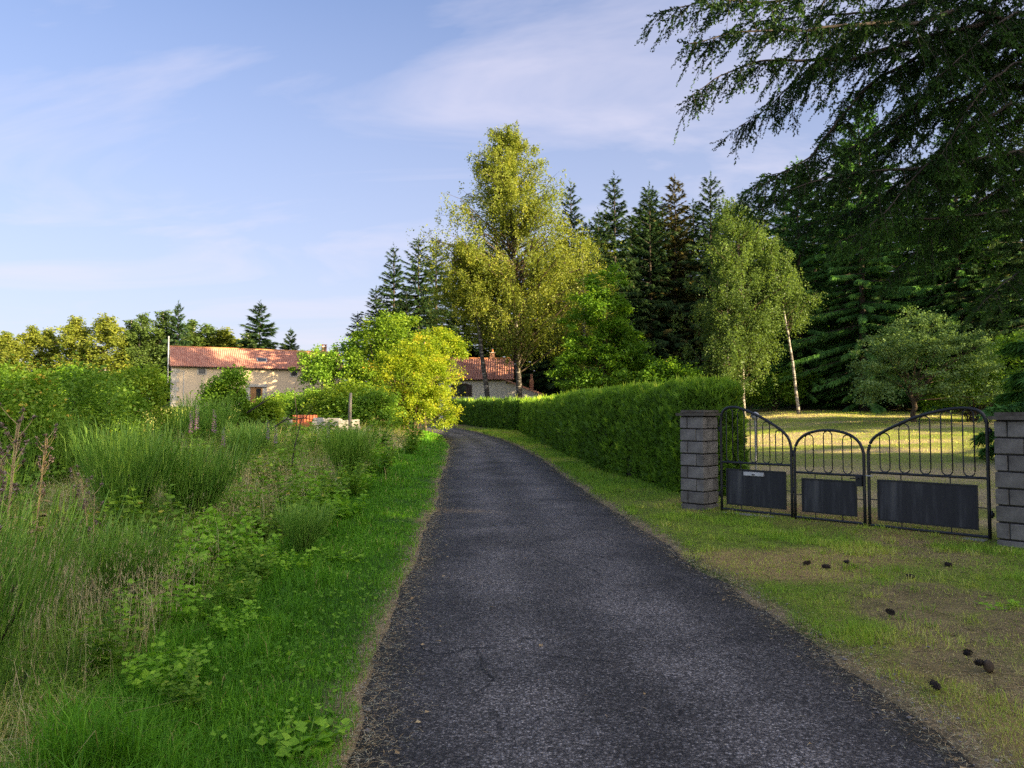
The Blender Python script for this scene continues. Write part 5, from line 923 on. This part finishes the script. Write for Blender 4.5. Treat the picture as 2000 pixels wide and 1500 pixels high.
h = (.20 + (.18 + .28 * sstep(5, 12, rr) + .35 * sstep(14, 22, rr)) * sstep(.9, 2.2, d / wv) + .45 * (pt - .4)) * R(.4, 1.35, n); tint = np.clip(.38 + .35 * (pt - .5) + .48 * dp * (rng.random(n) < .65) + .12 * sstep(6, 14, rr) + rng.normal(0, .14, n), 0, 1)
blades(g, gpos(x, y), np.clip(h, .08, 1.3), np.maximum(.004, .00080 * rr) * R(.6, 1.3, n), np.clip(R(.25, 1.15, n), 0, 1.2), tint, R(0, 6.28, n) * .7 + fbm(x, y, 1.2, 90) * 6, True)
o = g.build('meadow_grass', M['meadow']); tag(o, 'tall unmown meadow grass mixed with straw-coloured stalks', 'grass', kind='stuff')
# seed heads: thin straw stalks carrying feathery panicles
x, y, rr = polar(60000, 3.0, 34, 1.35, -39, -4); d = XL(y) - x; keep = (d > vergew(y) * 1.05) & (rng.random(len(x)) < .12 + .88 * sstep(.5, .62, fbm(x, y, .6, 62))); x, y, rr = (a[keep][:6000] for a in (x, y, rr)); n = len(x); g = Geo(); p = gpos(x, y); h = R(.35, .75, n); hd = R(0, 6.28, n); bd = R(.1, .8, n)
blades(g, p, h, np.maximum(.0025, .0005 * rr), bd, R(.4, 1, n), hd, True)
tip = p + np.stack([np.cos(hd) * bd * h * .8, np.sin(hd) * bd * h * .8, h * (1 - .4 * bd)], 1); K = 7
pp = np.repeat(tip, K, 0) + rng.normal(0, .022, (n * K, 3)) * [1, 1, 2]; blades(g, pp, R(.02, .06, n * K), np.repeat(np.maximum(.003, .0006 * rr), K), R(0, 1, n * K), R(.2, .9, n * K), None, False)
o = g.build('seed_heads', M['panicle']); tag(o, 'feathery brown grass seed heads standing over the meadow', 'grass', kind='stuff')
# right verge
x, y, rr = polar(700000, 2.6, 48, 1.6, -8, 40); d = x - XR(y); hf_ = np.interp(y, [0, 9.3, 12.3, 14.5, 20, 30, 45, 60], [99, 6.4, 3.6, 3.35, 2.3, 1.5, .6, -5]); keep = (d > 0) & (x < hf_ + .45) & (rng.random(len(x)) < sstep(-.05, .24, d)); x, y, rr, d = (a[keep] for a in (x, y, rr, d))
br_ = np.exp(-(((x - 3.6) / .9) ** 2 + ((y - 6.2) / 1.5) ** 2)) + np.exp(-(((x - 4.9) / .7) ** 2 + ((y - 8.7) / 1.2) ** 2)) + np.exp(-(((x - 2.9) / .6) ** 2 + ((y - 4.4) / 1.3) ** 2)) + .7 * np.exp(-(((x - 3.85) / .25) ** 2 + ((y - 10.6) / .6) ** 2)); br_ = sstep(.42, .95, br_ * (.35 + 1.2 * fbm(x, y, 2.2, 14)))
keep = rng.random(len(x)) > br_ * .75; x, y, rr, d, br_ = (a[keep] for a in (x, y, rr, d, br_)); n = len(x); print('right verge', n); g = Geo(); dr__ = dryness(x, y); along = sstep(13, 16, y)
tint = np.clip(.30 + .32 * dr__ + .3 * br_ + .35 * (fbm(x, y, 2.5, 66) - .5) + rng.normal(0, .12, n) - .12 * along, 0, 1)
blades(g, gpos(x, y), (.028 + .03 * fbm(x, y, 2, 65) + .07 * along * R(.2, 1, n) + .05 * (fbm(x, y, 1.2, 68) > .62)) * R(.6, 1.4, n), np.maximum(.0042, .00085 * rr) * R(.7, 1.3, n), R(.2, 1, n), tint, None, False)
o = g.build('verge_grass', M['lawn']); tag(o, 'short yellowish grass between the lane, the hedge and the gate', 'grass', kind='stuff')
# lawn behind the gate
x, y, rr = polar(80000, 10, 60, 1.25, 8, 40); hb = np.interp(y, [9, 12.3, 14.5, 20, 30, 45, 60], [6.7, 3.9, 4.6, 3.7, 2.9, 2.1, 1.5]); keep = (x > hb) & (y < 54); x, y, rr = (a[keep] for a in (x, y, rr)); n = len(x); print('lawn', n); g = Geo()
dl_ = sstep(.35, .6, fbm(x * .5, y * 1.6, .35, 31)); tint = np.clip(.42 + .42 * dl_ + rng.normal(0, .12, n), 0, 1); blades(g, gpos(x, y), R(.02, .055, n) * (1 + .02 * rr), np.maximum(.006, .0010 * rr) * R(.7, 1.3, n), R(.2, 1, n), tint, None, False)
o = g.build('lawn_grass', M['lawn']); tag(o, 'mown dry lawn grass behind the gate', 'grass', kind='stuff')
# dry straw swept along the lane edges, and needles on the bare earth
n = 26000; y = 2.6 + (rng.random(n) ** 1.9) * 34; side = rng.random(n) < .55; off = rng.normal(.0, .05 + .13 * fbm(0 * y, y, .8, 95), n); x = np.where(side, XL(y) - off, XR(y) + off + .03); g = Geo(); p = gpos(x, y); p[:, 2] = np.maximum(p[:, 2], T(x, y) + .004) + R(.006, .022, n)
blades(g, p, np.full(n, .012), np.maximum(.003, .0006 * y), R(2, 7, n), R(0, 1, n), None, False)
n = 9000; x = np.concatenate([rng.normal(3.6, .8, n // 3), rng.normal(4.9, .6, n // 3), rng.normal(2.95, .55, n // 3)]); y = np.concatenate([rng.normal(6.2, 1.3, n // 3), rng.normal(8.7, 1.0, n // 3), rng.normal(4.4, 1.1, n // 3)]); k = (x > XR(y)) & (y > 2.6); x, y = x[k], y[k]; p = gpos(x, y); p[:, 2] += .022; blades(g, p, np.full(len(x), .01), np.full(len(x), .0045), R(2, 6, len(x)), R(0, .7, len(x)), None, False)
o = g.build('straw_litter', M['straw']); tag(o, 'dry straw and needles strewn along the lane edges', 'litter', kind='stuff')
# clover and small broad leaves in the near verge
x, y, rr = polar(40000, 2.7, 14, 1.5, -38, 0); d = XL(y) - x; keep = (d > .12) & (d < 3) & (fbm(x, y, 1.9, 70) > .5); x, y, rr = (a[keep][:3200] for a in (x, y, rr)); n = len(x); g = Geo(); p = gpos(x, y); p[:, 2] += R(.03, .14, n); dd = np.stack([R(-1, 1, n), R(-1, 1, n), R(-.3, .5, n)], 1)
g.inst(LEAFW, p, frames(dd, rng.normal(0, .4, n)), R(.015, .042, n), R(.05, .6, n)); o = g.build('ground_leaves', M['weed']); tag(o, 'small broad leaves of clover and plantain in the verge', 'ground cover', kind='stuff')
g = Geo(); n = 420; x = rng.normal(3.7, 1.2, n); y = rng.normal(6.4, 2.2, n); k = (x > XR(y) - .25) & (y > 2.8) & (y < 11); x, y = x[k], y[k]; p = gpos(x, y); p[:, 2] += .022
for q in p:
    a = R(0, 6.28); ln = R(.02, .11); m_ = q + [math.cos(a) * ln * .5, math.sin(a) * ln * .5, R(.0, .012)]; b = a + R(-.6, .6); g.tube([q, m_, m_ + [math.cos(b) * ln * .5, math.sin(b) * ln * .5, -.004]], [.0028, .0022, .0012], 3)
o = g.build('twig_litter', M['twig']); tag(o, 'small broken twigs strewn on the earth by the gate', 'litter', kind='stuff')
g = Geo(); n = 1500; y = 2.7 + rng.random(n) ** 1.6 * 22; sd2 = rng.random(n) < .35; x = np.where(sd2, XL(y) + np.abs(rng.normal(0, .22, n)), XR(y) + rng.normal(-.12, .28, n)); z = T(x, y) + np.where(x > XR(y), .024, .004); sz = R(.004, .013, n) * (1 + (rng.random(n) < .04))
OCT = (np.array([[1, 0, 0], [0, 1, 0], [-1, 0, 0], [0, -1, 0], [0, 0, .7], [0, 0, -.7]], float), np.zeros((0, 4), int), np.array([[0, 1, 4], [1, 2, 4], [2, 3, 4], [3, 0, 4], [1, 0, 5], [2, 1, 5], [3, 2, 5], [0, 3, 5]]))
g.inst(OCT, np.stack([x, y, z], 1), frames(rng.normal(0, 1, (n, 3)) * [1, 1, .2]), np.stack([sz, sz * R(.6, 1.2, n), sz * R(.5, 1, n)], 1), R(0, 1, n)); o = g.build('grit', M['stonegrey'], None, True); tag(o, 'loose grit and small stones along the lane edges', 'gravel', kind='stuff')
# brown leaves and blades blown onto the asphalt
n = 900; y = 2.8 + rng.random(n) ** 1.5 * 30; u = rng.random(n); u = np.where(rng.random(n) < .7, np.where(u < .5, u * .24, 1 - (1 - u) * .24), u); x = XL(y) + (XR(y) - XL(y)) * u; g = Geo(); p = np.stack([x, y, T(x, y) + .028], 1); blades(g, p, np.full(n, .008), np.maximum(.004, .0006 * y), R(2, 7, n), R(0, 1, n), None, False)
g.inst(LEAFW, p[:160], frames(np.stack([R(-1, 1, 160), R(-1, 1, 160), R(-.1, .1, 160)], 1), rng.normal(0, .25, 160)), R(.015, .04, 160), R(0, .6, 160)); o = g.build('leaf_litter', M['straw']); tag(o, 'dry leaves and straw bits lying on the asphalt', 'litter', kind='stuff')
# grass tufts on the gate verge
n = 170; tx, ty_ = R(2.0, 6.4, n), R(3.2, 12.5, n); k = (tx > XR(ty_) + .1) & (tx < np.interp(ty_, [0, 9.3, 12.3, 14.5], [99, 6.0, 3.4, 3.2])); tx, ty_ = tx[k], ty_[k]; K = 34; x = np.repeat(tx, K) + rng.normal(0, .05, len(tx) * K); y = np.repeat(ty_, K) + rng.normal(0, .05, len(tx) * K); n = len(x); g = Geo()
blades(g, gpos(x, y), R(.04, .13, n), np.maximum(.004, .0007 * y), R(.4, 1.1, n), np.clip(np.repeat(R(.1, .8, len(tx)), K) + rng.normal(0, .1, n), 0, 1), None, True); o = g.build('grass_tufts', M['lawn']); tag(o, 'scattered longer grass tufts in the short turf by the gate', 'grass', kind='stuff')
